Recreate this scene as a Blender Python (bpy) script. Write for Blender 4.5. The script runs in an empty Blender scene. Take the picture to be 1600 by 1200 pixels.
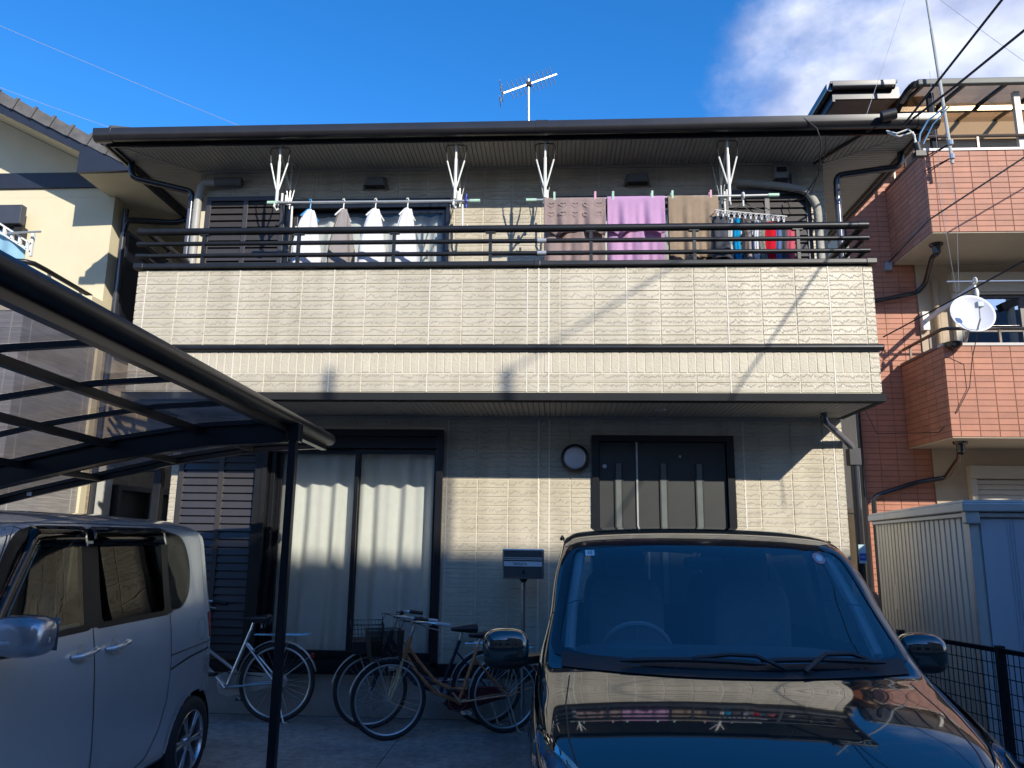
import bpy, math, random
from math import radians as R_, sin, cos, pi, atan2, hypot
from mathutils import Vector, Matrix
from mathutils.bvhtree import BVHTree
random.seed(7)
SC = bpy.context.scene
COL = SC.collection

# ------------------------------------------------------------ camera, sky, sun, exposure
cam = bpy.data.cameras.new('camera'); co = bpy.data.objects.new('camera', cam); COL.objects.link(co)
P_, RL, YW_ = R_(11.247), R_(0.753), R_(3.349)
fw = Vector((-sin(YW_)*cos(P_), cos(YW_)*cos(P_), sin(P_)))
rt = Vector((cos(YW_), sin(YW_), 0)); up = rt.cross(fw)
rt2 = rt*cos(RL)+up*sin(RL); up2 = -rt*sin(RL)+up*cos(RL)
m = Matrix((rt2, up2, -fw)).transposed().to_4x4(); m.translation = Vector((0, 0, 1.65))
co.matrix_world = m
cam.sensor_fit = 'HORIZONTAL'; cam.sensor_width = 36; cam.lens = 36*1200/1600; cam.clip_start = .02; cam.clip_end = 600
SC.camera = co
SUN = Vector((.483, -.752, .449)).normalized()
w = bpy.data.worlds.new('World'); SC.world = w; w.use_nodes = True
nt = w.node_tree; nt.nodes.clear()
N = nt.nodes.new; L = nt.links.new
out = N('ShaderNodeOutputWorld'); bg = N('ShaderNodeBackground'); sky = N('ShaderNodeTexSky')
sky.sky_type = 'NISHITA'; sky.sun_disc = False
sky.sun_elevation = R_(26.7); sky.sun_rotation = atan2(SUN.x, SUN.y)
sky.air_density = 1.0; sky.dust_density = 0.25; sky.ozone_density = 4.0; sky.altitude = 0
hs = N('ShaderNodeHueSaturation'); hs.inputs['Saturation'].default_value = 1.29; hs.inputs['Value'].default_value = 1.0
L(sky.outputs[0], hs.inputs['Color'])
tc = N('ShaderNodeTexCoord'); mp = N('ShaderNodeMapping'); mp.inputs['Scale'].default_value = (2.1, 2.1, 3.4)
L(tc.outputs['Generated'], mp.inputs['Vector'])
nz = N('ShaderNodeTexNoise'); nz.inputs['Scale'].default_value = 1.5; nz.inputs['Detail'].default_value = 11; nz.inputs['Roughness'].default_value = .60
L(mp.outputs[0], nz.inputs['Vector'])
def M_(op, a, b=None, c=None, clamp=False):
    n = N('ShaderNodeMath'); n.operation = op; n.use_clamp = clamp
    for i, v in enumerate((a, b, c)):
        if v is None: continue
        if isinstance(v, (int, float)): n.inputs[i].default_value = v
        else: L(v, n.inputs[i])
    return n.outputs[0]
def DOT(vec):
    n = N('ShaderNodeVectorMath'); n.operation = 'DOT_PRODUCT'; L(tc.outputs['Generated'], n.inputs[0]); n.inputs[1].default_value = vec
    return n.outputs['Value']
def pray(x, y): return (fw+rt2*((x-800)/1200)-up2*((y-600)/1200)).normalized()
cn = pray(1265, 0).cross(pray(1085, 150)).normalized()
if cn.dot(pray(1600, 50)) < 0: cn = -cn
g = DOT(cn)
sep = N('ShaderNodeSeparateXYZ'); L(tc.outputs['Generated'], sep.inputs[0])
front = M_('MULTIPLY_ADD', g, 6.5, M_('MULTIPLY_ADD', nz.outputs['Fac'], 4.0, -1.72), clamp=True)
front = M_('MULTIPLY', front, M_('MULTIPLY_ADD', sep.outputs['Y'], 2.2, .55, clamp=True))
back = M_('MULTIPLY_ADD', M_('SUBTRACT', .42, sep.outputs['Z']), 4.0, M_('MULTIPLY_ADD', nz.outputs['Fac'], 5.0, -2.7), clamp=True)
back = M_('MULTIPLY', back, M_('MULTIPLY_ADD', sep.outputs['Y'], -3.0, -.2, clamp=True))
cl = M_('MAXIMUM', front, back)
cl = M_('MULTIPLY', M_('POWER', cl, 1.4), .9)
nz2 = N('ShaderNodeTexNoise'); nz2.inputs['Scale'].default_value = 3.2; nz2.inputs['Detail'].default_value = 6
L(mp.outputs[0], nz2.inputs['Vector'])
cr = N('ShaderNodeValToRGB'); cr.color_ramp.elements[0].position = .38; cr.color_ramp.elements[1].position = .66
cr.color_ramp.elements[0].color = (1.9, 2.2, 3.3, 1); cr.color_ramp.elements[1].color = (5.0, 5.2, 6.0, 1)
L(nz2.outputs['Fac'], cr.inputs[0])
mx = N('ShaderNodeMixRGB'); tn = N('ShaderNodeMixRGB'); tn.blend_type = 'MULTIPLY'; tn.inputs[0].default_value = 1; L(hs.outputs[0], tn.inputs[1]); tn.inputs[2].default_value = (.93, .95, 1.06, 1)
L(cl, mx.inputs[0]); L(tn.outputs[0], mx.inputs[1]); L(cr.outputs[0], mx.inputs[2])
L(mx.outputs[0], bg.inputs[0]); bg.inputs[1].default_value = .15; L(bg.outputs[0], out.inputs[0])
sl = bpy.data.lights.new('sun', 'SUN'); so = bpy.data.objects.new('sun', sl); COL.objects.link(so)
sl.energy = 3.5; sl.angle = R_(.5); sl.color = (1, .93, .80)
so.rotation_euler = (-SUN).to_track_quat('-Z', 'Y').to_euler(); so.location = (20, -30, 30)
SC.view_settings.view_transform = 'Standard'; SC.view_settings.look = 'None'; SC.view_settings.gamma = 1
SC.view_settings.use_curve_mapping = False; SC.view_settings.exposure = 0.72

# ------------------------------------------------------------ materials
MATS = {}
def mat(name, col, rough=.5, metal=0, coat=0, var=.12, vscale=6, bump=0, bscale=80, spec=.5, stretch=None, ior=None):
    m = bpy.data.materials.new(name); m.use_nodes = True; t = m.node_tree; b = t.nodes['Principled BSDF']
    b.inputs['Roughness'].default_value = rough; b.inputs['Metallic'].default_value = metal
    b.inputs['Coat Weight'].default_value = coat; b.inputs['Coat Roughness'].default_value = .02
    b.inputs['Specular IOR Level'].default_value = spec
    tcn = t.nodes.new('ShaderNodeTexCoord'); geo = t.nodes.new('ShaderNodeNewGeometry')
    mpn = t.nodes.new('ShaderNodeMapping'); t.links.new(geo.outputs['Position'], mpn.inputs[0])
    if stretch: mpn.inputs['Scale'].default_value = stretch
    n = t.nodes.new('ShaderNodeTexNoise'); n.inputs['Scale'].default_value = vscale; n.inputs['Detail'].default_value = 6; n.inputs['Roughness'].default_value = .65
    t.links.new(mpn.outputs[0], n.inputs['Vector'])
    r = t.nodes.new('ShaderNodeValToRGB'); r.color_ramp.elements[0].position = .3; r.color_ramp.elements[1].position = .72
    r.color_ramp.elements[0].color = (*[c*(1-var) for c in col], 1); r.color_ramp.elements[1].color = (*[min(1, c*(1+var)) for c in col], 1)
    t.links.new(n.outputs['Fac'], r.inputs[0]); t.links.new(r.outputs[0], b.inputs['Base Color'])
    if bump:
        n2 = t.nodes.new('ShaderNodeTexNoise'); n2.inputs['Scale'].default_value = bscale; n2.inputs['Detail'].default_value = 5
        t.links.new(mpn.outputs[0], n2.inputs['Vector'])
        bp = t.nodes.new('ShaderNodeBump'); bp.inputs['Strength'].default_value = bump; bp.inputs['Distance'].default_value = .01
        t.links.new(n2.outputs['Fac'], bp.inputs['Height']); t.links.new(bp.outputs[0], b.inputs['Normal'])
    MATS[name] = m
    return m
def nodes(m): return m.node_tree, m.node_tree.nodes['Principled BSDF']
BLACK = mat('black_aluminium', (.013, .014, .018), .3, .3, var=.25, vscale=3, spec=.6)
RAILM = mat('rail_dark', (.022, .023, .025), .38, .4, var=.3, vscale=5)
GUTTER = mat('gutter_brown', (.026, .024, .025), .22, 0, var=.15, spec=.5)
PIPEB = mat('pipe_black', (.018, .017, .02), .22, 0, spec=.7)
SOFFIT = mat('soffit_beige', (.36, .335, .29), .6, var=.06)
TRIM = mat('trim_grey', (.024, .025, .027), .75, spec=.12)
CREAM = mat('cream_stucco', (.66, .585, .41), .85, var=.05, vscale=2.5, bump=.12, bscale=260)
NAVY = mat('navy_board', (.018, .022, .036), .45, var=.15)
TILEM = mat('slate_roof_tile', (.12, .115, .11), .7, var=.3, vscale=9, bump=.2)
ROOFM = mat('dark_roof_sheet', (.04, .042, .048), .45, .2)
SLATM = mat('slat_taupe', (.055, .051, .053), .38, .2, var=.08)
CONC = mat('concrete_foundation', (.30, .295, .28), .85, var=.18, vscale=2.5, bump=.15)
WHITE = mat('white_plastic', (.72, .72, .68), .45, var=.06)
SILVERM = mat('silver_steel', (.50, .50, .48), .35, .55, var=.08)
CHROME = mat('chrome', (.62, .62, .61), .22, .8, var=.05)
ALLOY = mat('alloy_rim', (.55, .56, .58), .25, .9, var=.08)
RUBBER = mat('tyre_rubber', (.018, .018, .019), .75, var=.3, vscale=20, bump=.1)
BLKPL = mat('black_plastic', (.014, .014, .015), .5, var=.2)
VBLACK = mat('paint_greenblack', (.003, .018, .020), .05, 0, coat=1, var=.05)
VBLACK.node_tree.nodes['Principled BSDF'].inputs['Coat IOR'].default_value = 1.75
SILVERP = mat('paint_silver', (.64, .665, .69), .27, .6, coat=1, var=.03, vscale=1.5)
SEATM = mat('seat_cloth', (.20, .205, .22), .9)
PINKM = mat('peg_pink', (.65, .35, .45), .4); PGREEN = mat('peg_green', (.42, .62, .48), .4); PEGW = mat('peg_white', (.7, .7, .66), .4)
BLUEH = mat('hanger_blue', (.03, .27, .62), .35)
LAMPG = mat('lamp_opal', (.6, .6, .64), .25, var=.04)
RCREAM = mat('cream_wall_east', (.46, .37, .27), .8, var=.06, bump=.08, bscale=120)
SHCREAM = mat('shutter_cream', (.52, .47, .38), .45, var=.05)
SHEDW = mat('shed_ivory', (.62, .60, .52), .45, var=.1, vscale=3, stretch=(1, 1, .2))
SHEDB = mat('shed_front_shaded', (.36, .38, .42), .42, var=.06, stretch=(1, 1, .2))  # front of the ivory shed, its bluish shade put into the colour
SHEDT = mat('shed_trim', (.40, .41, .39), .4, .2)
PORCH = mat('window_mesh_dark', (.035, .037, .034), .6)
REDBASE = mat('mortar_russet', (.20, .095, .065), .8)
OUTW = mat('opposite_wall', (.33, .31, .28), .8, var=.1)
POLEC = mat('concrete_pole', (.35, .34, .32), .8)
BIKEO = mat('bike_copper', (.50, .20, .085), .35, .3, coat=.3, var=.45, vscale=30)
BIKEC = mat('bike_champagne', (.6, .48, .30), .35, .4, coat=.3, var=.3, vscale=30)
BIKEB = mat('bike_navy', (.012, .028, .06), .3, .3, coat=.3)
BIKES = mat('bike_silver', (.42, .44, .45), .3, .7, coat=.2)
MAROON = mat('chain_guard_maroon', (.10, .008, .015), .4)
REDL = mat('tail_lamp_red', (.35, .01, .01), .2)
WHITETXT = mat('decal_white', (.75, .75, .75), .5); BLKTXT = mat('decal_black', (.01, .01, .01), .5)
STICKB = mat('sticker_blue', (.02, .08, .40), .4); STICKP = mat('sticker_pink', (.45, .25, .28), .5); STICKC = mat('sticker_pale', (.45, .6, .62), .5)
PHOTOW = mat('mirror_face', (.6, .6, .62), .03, 1, var=0)

def siding(name, col, z0, rowh, strength=.9):
    """brick-pattern siding: split-face relief and slight tone changes, all from world position"""
    m = mat(name, col, .40, var=.09, vscale=3, spec=.45); t, b = nodes(m); n = t.nodes.new; l = t.links.new
    geo = n('ShaderNodeNewGeometry'); sp = n('ShaderNodeSeparateXYZ'); l(geo.outputs['Position'], sp.inputs[0])
    def mm(op, a, c=None, clamp=False):
        q = n('ShaderNodeMath'); q.operation = op; q.use_clamp = clamp
        for i, v in enumerate((a, c)):
            if v is None: continue
            if isinstance(v, (int, float)): q.inputs[i].default_value = v
            else: l(v, q.inputs[i])
        return q.outputs[0]
    row = mm('DIVIDE', mm('SUBTRACT', sp.outputs['Z'], z0), rowh)
    fr = mm('FRACT', row); fl = mm('FLOOR', row)
    xs = mm('ADD', mm('ADD', sp.outputs['X'], sp.outputs['Y']), mm('MULTIPLY', fl, 7.37))
    cmb = n('ShaderNodeCombineXYZ'); l(xs, cmb.inputs[0]); l(fl, cmb.inputs[1])
    ns = n('ShaderNodeTexNoise'); ns.inputs['Scale'].default_value = 9; ns.inputs['Detail'].default_value = 7; ns.inputs['Roughness'].default_value = .8
    l(cmb.outputs[0], ns.inputs['Vector'])
    edge = mm('MULTIPLY', mm('SUBTRACT', mm('SUBTRACT', fr, .5), mm('MULTIPLY', mm('SUBTRACT', ns.outputs['Fac'], .5), 3.2)), 7.0, clamp=False)
    edge = mm('SUBTRACT', .5, edge, clamp=True)
    vo = n('ShaderNodeTexVoronoi'); vo.voronoi_dimensions = '1D'; vo.feature = 'F1'; vo.inputs['Scale'].default_value = 5.2
    l(xs, vo.inputs['W']); 
    step = mm('GREATER_THAN', mm('FRACT', mm('MULTIPLY', vo.outputs['Color'], 3.7)), .5)
    fine = n('ShaderNodeTexNoise'); fine.inputs['Scale'].default_value = 70; fine.inputs['Detail'].default_value = 6; l(geo.outputs['Position'], fine.inputs['Vector'])
    rampc = [x for x in t.nodes if x.type == 'VALTORGB'][0]
    mps = n('ShaderNodeMapping'); mps.inputs['Scale'].default_value = (7, 7, .55); l(geo.outputs['Position'], mps.inputs[0])
    stn = n('ShaderNodeTexNoise'); stn.inputs['Scale'].default_value = 1.0; stn.inputs['Detail'].default_value = 5; l(mps.outputs[0], stn.inputs['Vector'])
    sr = n('ShaderNodeValToRGB'); sr.color_ramp.elements[0].position = .34; sr.color_ramp.elements[1].position = .62; sr.color_ramp.elements[0].color = (.80, .79, .77, 1)
    mxs = n('ShaderNodeMixRGB'); mxs.blend_type = 'MULTIPLY'; mxs.inputs[0].default_value = .75; l(stn.outputs['Fac'], sr.inputs[0]); l(rampc.outputs[0], mxs.inputs[1]); l(sr.outputs[0], mxs.inputs[2]); l(mxs.outputs[0], b.inputs['Base Color'])
    h = mm('ADD', mm('ADD', mm('MULTIPLY', edge, .9), mm('MULTIPLY', step, .5)), mm('MULTIPLY', fine.outputs['Fac'], .45))
    bp = n('ShaderNodeBump'); bp.inputs['Strength'].default_value = strength; bp.inputs['Distance'].default_value = .006
    l(h, bp.inputs['Height']); l(bp.outputs[0], b.inputs['Normal'])
    return m
BZ0, BRH = 3.298, .0805
WZ0, WRH = .485, .0855
SID_B = siding('siding_balcony', (.53, .478, .372), BZ0, BRH)
SID_W = siding('siding_wall', (.53, .478, .372), WZ0, WRH)
SID_S = mat('siding_soldier', (.53, .478, .372), .6, var=.07, vscale=4, bump=.5, bscale=70)
JOINT = mat('siding_joint', (.62, .575, .465), .7, var=.05)
def redbrick():
    m = mat('russet_tile', (.37, .15, .09), .6, var=.15, vscale=3); t, b = nodes(m)
    mp2 = t.nodes.new('ShaderNodeMapping'); geo = t.nodes.new('ShaderNodeNewGeometry'); mp2.inputs['Scale'].default_value = (90, 90, 3)
    n = t.nodes.new('ShaderNodeTexNoise'); n.inputs['Scale'].default_value = 1; n.inputs['Detail'].default_value = 3
    t.links.new(geo.outputs['Position'], mp2.inputs[0]); t.links.new(mp2.outputs[0], n.inputs['Vector'])
    bp = t.nodes.new('ShaderNodeBump'); bp.inputs['Strength'].default_value = .6; bp.inputs['Distance'].default_value = .004
    t.links.new(n.outputs['Fac'], bp.inputs['Height']); t.links.new(bp.outputs[0], b.inputs['Normal'])
    r = [x for x in t.nodes if x.type == 'VALTORGB'][0]
    mixc = t.nodes.new('ShaderNodeMixRGB'); mixc.blend_type = 'MULTIPLY'; mixc.inputs[0].default_value = .35
    t.links.new(r.outputs[0], mixc.inputs[1]); t.links.new(n.outputs['Color'], mixc.inputs[2])
    oi = t.nodes.new('ShaderNodeObjectInfo'); hv = t.nodes.new('ShaderNodeHueSaturation')
    mr = t.nodes.new('ShaderNodeMapRange'); mr.inputs['To Min'].default_value = .9; mr.inputs['To Max'].default_value = 1.12
    t.links.new(oi.outputs['Random'], mr.inputs[0]); t.links.new(mr.outputs[0], hv.inputs['Value'])
    t.links.new(r.outputs[0], hv.inputs['Color']); t.links.new(hv.outputs[0], b.inputs['Base Color'])
    return m
RED = redbrick()
def linesiding(name, col, freq, strength=.5, c2=.75):
    m = mat(name, col, .75, var=.1, vscale=3); t, b = nodes(m)
    geo = t.nodes.new('ShaderNodeNewGeometry'); mp2 = t.nodes.new('ShaderNodeMapping'); mp2.inputs['Scale'].default_value = (3, 3, freq)
    n = t.nodes.new('ShaderNodeTexNoise'); n.inputs['Scale'].default_value = 1; n.inputs['Detail'].default_value = 2
    t.links.new(geo.outputs['Position'], mp2.inputs[0]); t.links.new(mp2.outputs[0], n.inputs['Vector'])
    bp = t.nodes.new('ShaderNodeBump'); bp.inputs['Strength'].default_value = strength; bp.inputs['Distance'].default_value = .006
    t.links.new(n.outputs['Fac'], bp.inputs['Height']); t.links.new(bp.outputs[0], b.inputs['Normal'])
    r = [x for x in t.nodes if x.type == 'VALTORGB'][0]
    r2 = t.nodes.new('ShaderNodeValToRGB'); r2.color_ramp.elements[0].position = .38; r2.color_ramp.elements[1].position = .6
    r2.color_ramp.elements[0].color = (c2, c2, c2, 1)
    t.links.new(n.outputs['Fac'], r2.inputs[0])
    mxx = t.nodes.new('ShaderNodeMixRGB'); mxx.blend_type = 'MULTIPLY'; mxx.inputs[0].default_value = 1
    t.links.new(r.outputs[0], mxx.inputs[1]); t.links.new(r2.outputs[0], mxx.inputs[2]); t.links.new(mxx.outputs[0], b.inputs['Base Color'])
    return m
LGREY = linesiding('grey_grain_siding', (.34, .32, .31), 70)
LBEIGE = linesiding('beige_grain_siding', (.45, .37, .27), 45)
SEALM = mat('sealant_cream', (.68, .64, .55), .5, var=.04)
def ground_mat():
    m = mat('driveway_concrete', (.33, .325, .31), .75, var=.38, vscale=1.7, bump=.35, bscale=160); t, b = nodes(m)
    r = [x for x in t.nodes if x.type == 'VALTORGB'][0]
    geo = t.nodes.new('ShaderNodeNewGeometry'); n = t.nodes.new('ShaderNodeTexNoise'); n.inputs['Scale'].default_value = 14; n.inputs['Detail'].default_value = 8; n.inputs['Roughness'].default_value = .75
    t.links.new(geo.outputs['Position'], n.inputs['Vector'])
    r2 = t.nodes.new('ShaderNodeValToRGB'); r2.color_ramp.elements[0].position = .36; r2.color_ramp.elements[1].position = .6; r2.color_ramp.elements[0].color = (.45, .45, .46, 1)
    mxx = t.nodes.new('ShaderNodeMixRGB'); mxx.blend_type = 'MULTIPLY'; mxx.inputs[0].default_value = .8
    t.links.new(n.outputs['Fac'], r2.inputs[0]); t.links.new(r.outputs[0], mxx.inputs[1]); t.links.new(r2.outputs[0], mxx.inputs[2]); t.links.new(mxx.outputs[0], b.inputs['Base Color'])
    return m
GROUND = ground_mat()
ASPH = mat('asphalt', (.05, .05, .052), .9, var=.25, vscale=8, bump=.4, bscale=220)
def glass(name, tint=(.8, .85, .85), rough=.0, boost=1.0, refl=None, extra=0.0):
    m = bpy.data.materials.new(name); m.use_nodes = True; t = m.node_tree; t.nodes.clear()
    o = t.nodes.new('ShaderNodeOutputMaterial'); tr = t.nodes.new('ShaderNodeBsdfTransparent'); gl = t.nodes.new('ShaderNodeBsdfGlossy')
    tr.inputs[0].default_value = (*tint, 1); gl.inputs['Roughness'].default_value = rough
    fr = t.nodes.new('ShaderNodeFresnel'); fr.inputs[0].default_value = 1.5
    ma = t.nodes.new('ShaderNodeMath'); ma.operation = 'MULTIPLY_ADD'; ma.use_clamp = True; ma.inputs[1].default_value = boost; ma.inputs[2].default_value = extra
    mxx = t.nodes.new('ShaderNodeMixShader'); t.links.new(fr.outputs[0], ma.inputs[0]); t.links.new(ma.outputs[0], mxx.inputs[0])
    t.links.new(tr.outputs[0], mxx.inputs[1]); t.links.new(gl.outputs[0], mxx.inputs[2]); t.links.new(mxx.outputs[0], o.inputs[0])
    return m
WGLASS = glass('window_glass', (.82, .85, .84), boost=1.6)
HOUSEG = glass('window_glass_clear', (.975, .985, .98), boost=.7)
SHIELD = glass('windscreen_glass', (.72, .80, .80), boost=2.2, extra=.04)
TINTG = glass('tinted_car_glass', (.12, .13, .13), boost=.65)
VISOR = glass('smoked_visor', (.42, .37, .33), boost=1.3)
POLYC = glass('smoke_polycarbonate', (.80, .75, .72), rough=.12, boost=.45)
def polyc_dirt(m):
    t = m.node_tree; o = [x for x in t.nodes if x.type == 'OUTPUT_MATERIAL'][0]; src = o.inputs[0].links[0].from_socket
    d = t.nodes.new('ShaderNodeBsdfDiffuse'); d.inputs[0].default_value = (.5, .49, .48, 1)
    tl = t.nodes.new('ShaderNodeBsdfTranslucent'); tl.inputs[0].default_value = (.6, .6, .6, 1)
    ad = t.nodes.new('ShaderNodeMixShader'); ad.inputs[0].default_value = .5; t.links.new(d.outputs[0], ad.inputs[1]); t.links.new(tl.outputs[0], ad.inputs[2])
    geo = t.nodes.new('ShaderNodeNewGeometry'); n = t.nodes.new('ShaderNodeTexNoise'); n.inputs['Scale'].default_value = 3; n.inputs['Detail'].default_value = 7
    t.links.new(geo.outputs['Position'], n.inputs['Vector'])
    mr = t.nodes.new('ShaderNodeMapRange'); mr.inputs['From Min'].default_value = .35; mr.inputs['From Max'].default_value = .75; mr.inputs['To Min'].default_value = .07; mr.inputs['To Max'].default_value = .26
    t.links.new(n.outputs['Fac'], mr.inputs[0]); mxx = t.nodes.new('ShaderNodeMixShader'); t.links.new(mr.outputs[0], mxx.inputs[0])
    t.links.new(src, mxx.inputs[1]); t.links.new(ad.outputs[0], mxx.inputs[2]); t.links.new(mxx.outputs[0], o.inputs[0])
polyc_dirt(POLYC)
def cloth(name, col, var=.08, bump=.35, bscale=300, trans=.25, vscale=12):
    m = mat(name, col, .95, var=var, vscale=vscale, bump=bump, bscale=bscale, spec=.1); t, b = nodes(m)
    o = [x for x in t.nodes if x.type == 'OUTPUT_MATERIAL'][0]
    tl = t.nodes.new('ShaderNodeBsdfTranslucent'); tl.inputs[0].default_value = (*col, 1)
    mxx = t.nodes.new('ShaderNodeMixShader'); mxx.inputs[0].default_value = trans
    t.links.new(b.outputs[0], mxx.inputs[1]); t.links.new(tl.outputs[0], mxx.inputs[2]); t.links.new(mxx.outputs[0], o.inputs[0])
    return m
CURT = cloth('curtain_cloth', (.86, .86, .80), var=.04, bump=.05, trans=.2)
CLW = cloth('white_cotton', (.80, .80, .84), var=.03); CLG = cloth('grey_cotton', (.36, .33, .33)); CLLG = cloth('pale_cotton', (.62, .62, .60))
TWB = cloth('towel_taupe', (.46, .35, .33), var=.12, bump=.9); TWP = cloth('towel_lilac', (.72, .44, .70), var=.06, bump=.9); TWN = cloth('towel_tan', (.46, .35, .25), var=.12, bump=.9)
TWH = cloth('towel_heart', (.57, .46, .43), var=.1, bump=.6)
CLK = cloth('black_cloth', (.025, .027, .032)); CLDG = cloth('charcoal_cloth', (.09, .095, .11)); CLB = cloth('azure_cloth', (.01, .33, .62)); CLBR = cloth('brown_cloth', (.14, .11, .10))
CLR = cloth('red_cloth', (.58, .015, .03)); CLD = cloth('denim_cloth', (.12, .20, .38)); CLPK = cloth('coral_cloth', (.62, .12, .16)); CLGR = cloth('marled_cloth', (.25, .27, .24), var=.6, vscale=60)
CLBL = cloth('pale_blue_cloth', (.35, .60, .75))

# ------------------------------------------------------------ mesh helpers
SLOPE = [None]
class MB:
    def __init__(s): s.v = []; s.f = []
    def add(s, vs, fs):
        o = len(s.v); s.v += [tuple(x) for x in vs]; s.f += [tuple(i+o for i in q) for q in fs]; return s
    def box(s, x0, x1, y0, y1, z0, z1, bev=0):
        if x0 > x1: x0, x1 = x1, x0
        if y0 > y1: y0, y1 = y1, y0
        if z0 > z1: z0, z1 = z1, z0
        v = [(x, y, z) for x in (x0, x1) for y in (y0, y1) for z in (z0, z1)]
        return s.add(v, [(0, 1, 3, 2), (4, 6, 7, 5), (0, 4, 5, 1), (2, 3, 7, 6), (0, 2, 6, 4), (1, 5, 7, 3)])
    def obox(s, c, d, rz=0, rx=0, ry=0):
        M = Matrix.Translation(c) @ Matrix.Rotation(rz, 4, 'Z') @ Matrix.Rotation(ry, 4, 'Y') @ Matrix.Rotation(rx, 4, 'X')
        b = MB().box(-d[0]/2, d[0]/2, -d[1]/2, d[1]/2, -d[2]/2, d[2]/2)
        return s.add([M @ Vector(q) for q in b.v], b.f)
    def bar(s, a, b, wd, ht, upv=(0, 0, 1)):
        a = Vector(a); b = Vector(b); d = (b-a).normalized(); u = Vector(upv)
        sd = d.cross(u)
        if sd.length < 1e-4: sd = d.cross(Vector((0, 1, 0)))
        sd.normalize(); u = sd.cross(d).normalized()
        v = [p+sd*i*wd/2+u*j*ht/2 for p in (a, b) for i, j in ((-1, -1), (1, -1), (1, 1), (-1, 1))]
        return s.add(v, [(0, 1, 2, 3), (7, 6, 5, 4), (0, 4, 5, 1), (1, 5, 6, 2), (2, 6, 7, 3), (3, 7, 4, 0)])
    def tube(s, pts, r, n=8, cap=True, closed=False):
        pts = [Vector(p) for p in pts]; rings = []; K = len(pts)
        rr = r if isinstance(r, (list, tuple)) else [r]*K
        prev = None
        for i, p in enumerate(pts):
            if closed: d = (pts[(i+1) % K]-pts[i-1])
            else: d = (pts[min(i+1, K-1)]-pts[max(i-1, 0)])
            d.normalize()
            if prev is None:
                a = Vector((0, 0, 1)) if abs(d.z) < .9 else Vector((1, 0, 0)); u = d.cross(a).normalized()
            else:
                u = (prev-d*prev.dot(d)); u = u.normalized() if u.length > 1e-6 else d.orthogonal().normalized()
            prev = u; v = d.cross(u); o = len(s.v)
            k = 1.0
            s.v += [tuple(p+(u*cos(2*pi*j/n)+v*sin(2*pi*j/n))*rr[i]*k) for j in range(n)]; rings.append(o)
        for i in range(K if closed else K-1):
            a = rings[i]; b = rings[(i+1) % K]
            s.f += [(a+j, a+(j+1) % n, b+(j+1) % n, b+j) for j in range(n)]
        if cap and not closed:
            s.f += [tuple(rings[0]+j for j in range(n))[::-1], tuple(rings[-1]+j for j in range(n))]
        return s
    def cyl(s, a, b, r, n=12, r1=None): return s.tube([a, b], [r, r if r1 is None else r1], n)
    def ring(s, c, r, rt_, axis='x', n=48, m_=8, sc=1.0):
        pts = []
        for i in range(n):
            t = 2*pi*i/n; a, b = cos(t)*r, sin(t)*r*sc
            pts.append({'x': (c[0], c[1]+a, c[2]+b), 'y': (c[0]+a, c[1], c[2]+b), 'z': (c[0]+a, c[1]+b, c[2])}[axis])
        return s.tube(pts, rt_, m_, closed=True)
    def sph(s, c, r, nu=12, nv=8):
        rx, ry, rz = r if isinstance(r, (tuple, list)) else (r, r, r); o = len(s.v)
        for i in range(nv+1):
            ph = pi*i/nv
            for j in range(nu):
                th = 2*pi*j/nu; s.v.append((c[0]+rx*sin(ph)*cos(th), c[1]+ry*sin(ph)*sin(th), c[2]+rz*cos(ph)))
        for i in range(nv):
            for j in range(nu):
                a = o+i*nu+j; b = o+i*nu+(j+1) % nu; s.f.append((a, a+nu, b+nu, b))
        return s
    def prism(s, poly, axis, a, b):
        """poly: 2D points; axis x: (y,z); y: (x,z); z: (x,y)"""
        def P3(p, t): return {'x': (t, p[0], p[1]), 'y': (p[0], t, p[1]), 'z': (p[0], p[1], t)}[axis]
        n = len(poly); v = [P3(p, a) for p in poly]+[P3(p, b) for p in poly]
        f = [tuple(range(n)), tuple(range(2*n-1, n-1, -1))]+[(i, (i+1) % n, n+(i+1) % n, n+i) for i in range(n)]
        return s.add(v, f)
    def grid(s, fn, nu, nv):
        o = len(s.v)
        for i in range(nu+1):
            for j in range(nv+1): s.v.append(tuple(fn(i/nu, j/nv)))
        for i in range(nu):
            for j in range(nv):
                a = o+i*(nv+1)+j; s.f.append((a, a+nv+1, a+nv+2, a+1))
        return s
    def lathe(s, prof, c, axis='z', n=24):
        o = len(s.v)
        for (r, h) in prof:
            for j in range(n):
                t = 2*pi*j/n; a, b = r*cos(t), r*sin(t)
                s.v.append({'z': (c[0]+a, c[1]+b, c[2]+h), 'y': (c[0]+a, c[1]+h, c[2]+b), 'x': (c[0]+h, c[1]+a, c[2]+b)}[axis])
        for i in range(len(prof)-1):
            for j in range(n):
                a = o+i*n+j; b = o+i*n+(j+1) % n; s.f.append((a, b, b+n, a+n))
        return s
    def build(s, name, mt, parent=None, local=False, smooth=False, bevel=0, solid=0, sub=0, kind=None, label=None, auto=None):
        me = bpy.data.meshes.new(name); base = Vector((0, 0, 0)) if (local or parent is None) else wl(parent)
        if SLOPE[0] is not None and name != 'post': s.v = [(q[0], q[1], q[2]+.024*(SLOPE[0]-q[1])) for q in s.v]   # the canopy rises a little towards the lane
        me.from_pydata([tuple(Vector(q)-base) for q in s.v], [], s.f)
        import bmesh
        bm = bmesh.new(); bm.from_mesh(me); bmesh.ops.recalc_face_normals(bm, faces=bm.faces[:]); bm.to_mesh(me); bm.free()
        me.materials.append(mt); o = bpy.data.objects.new(name, me); COL.objects.link(o)
        if parent is not None: o.parent = parent
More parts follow.
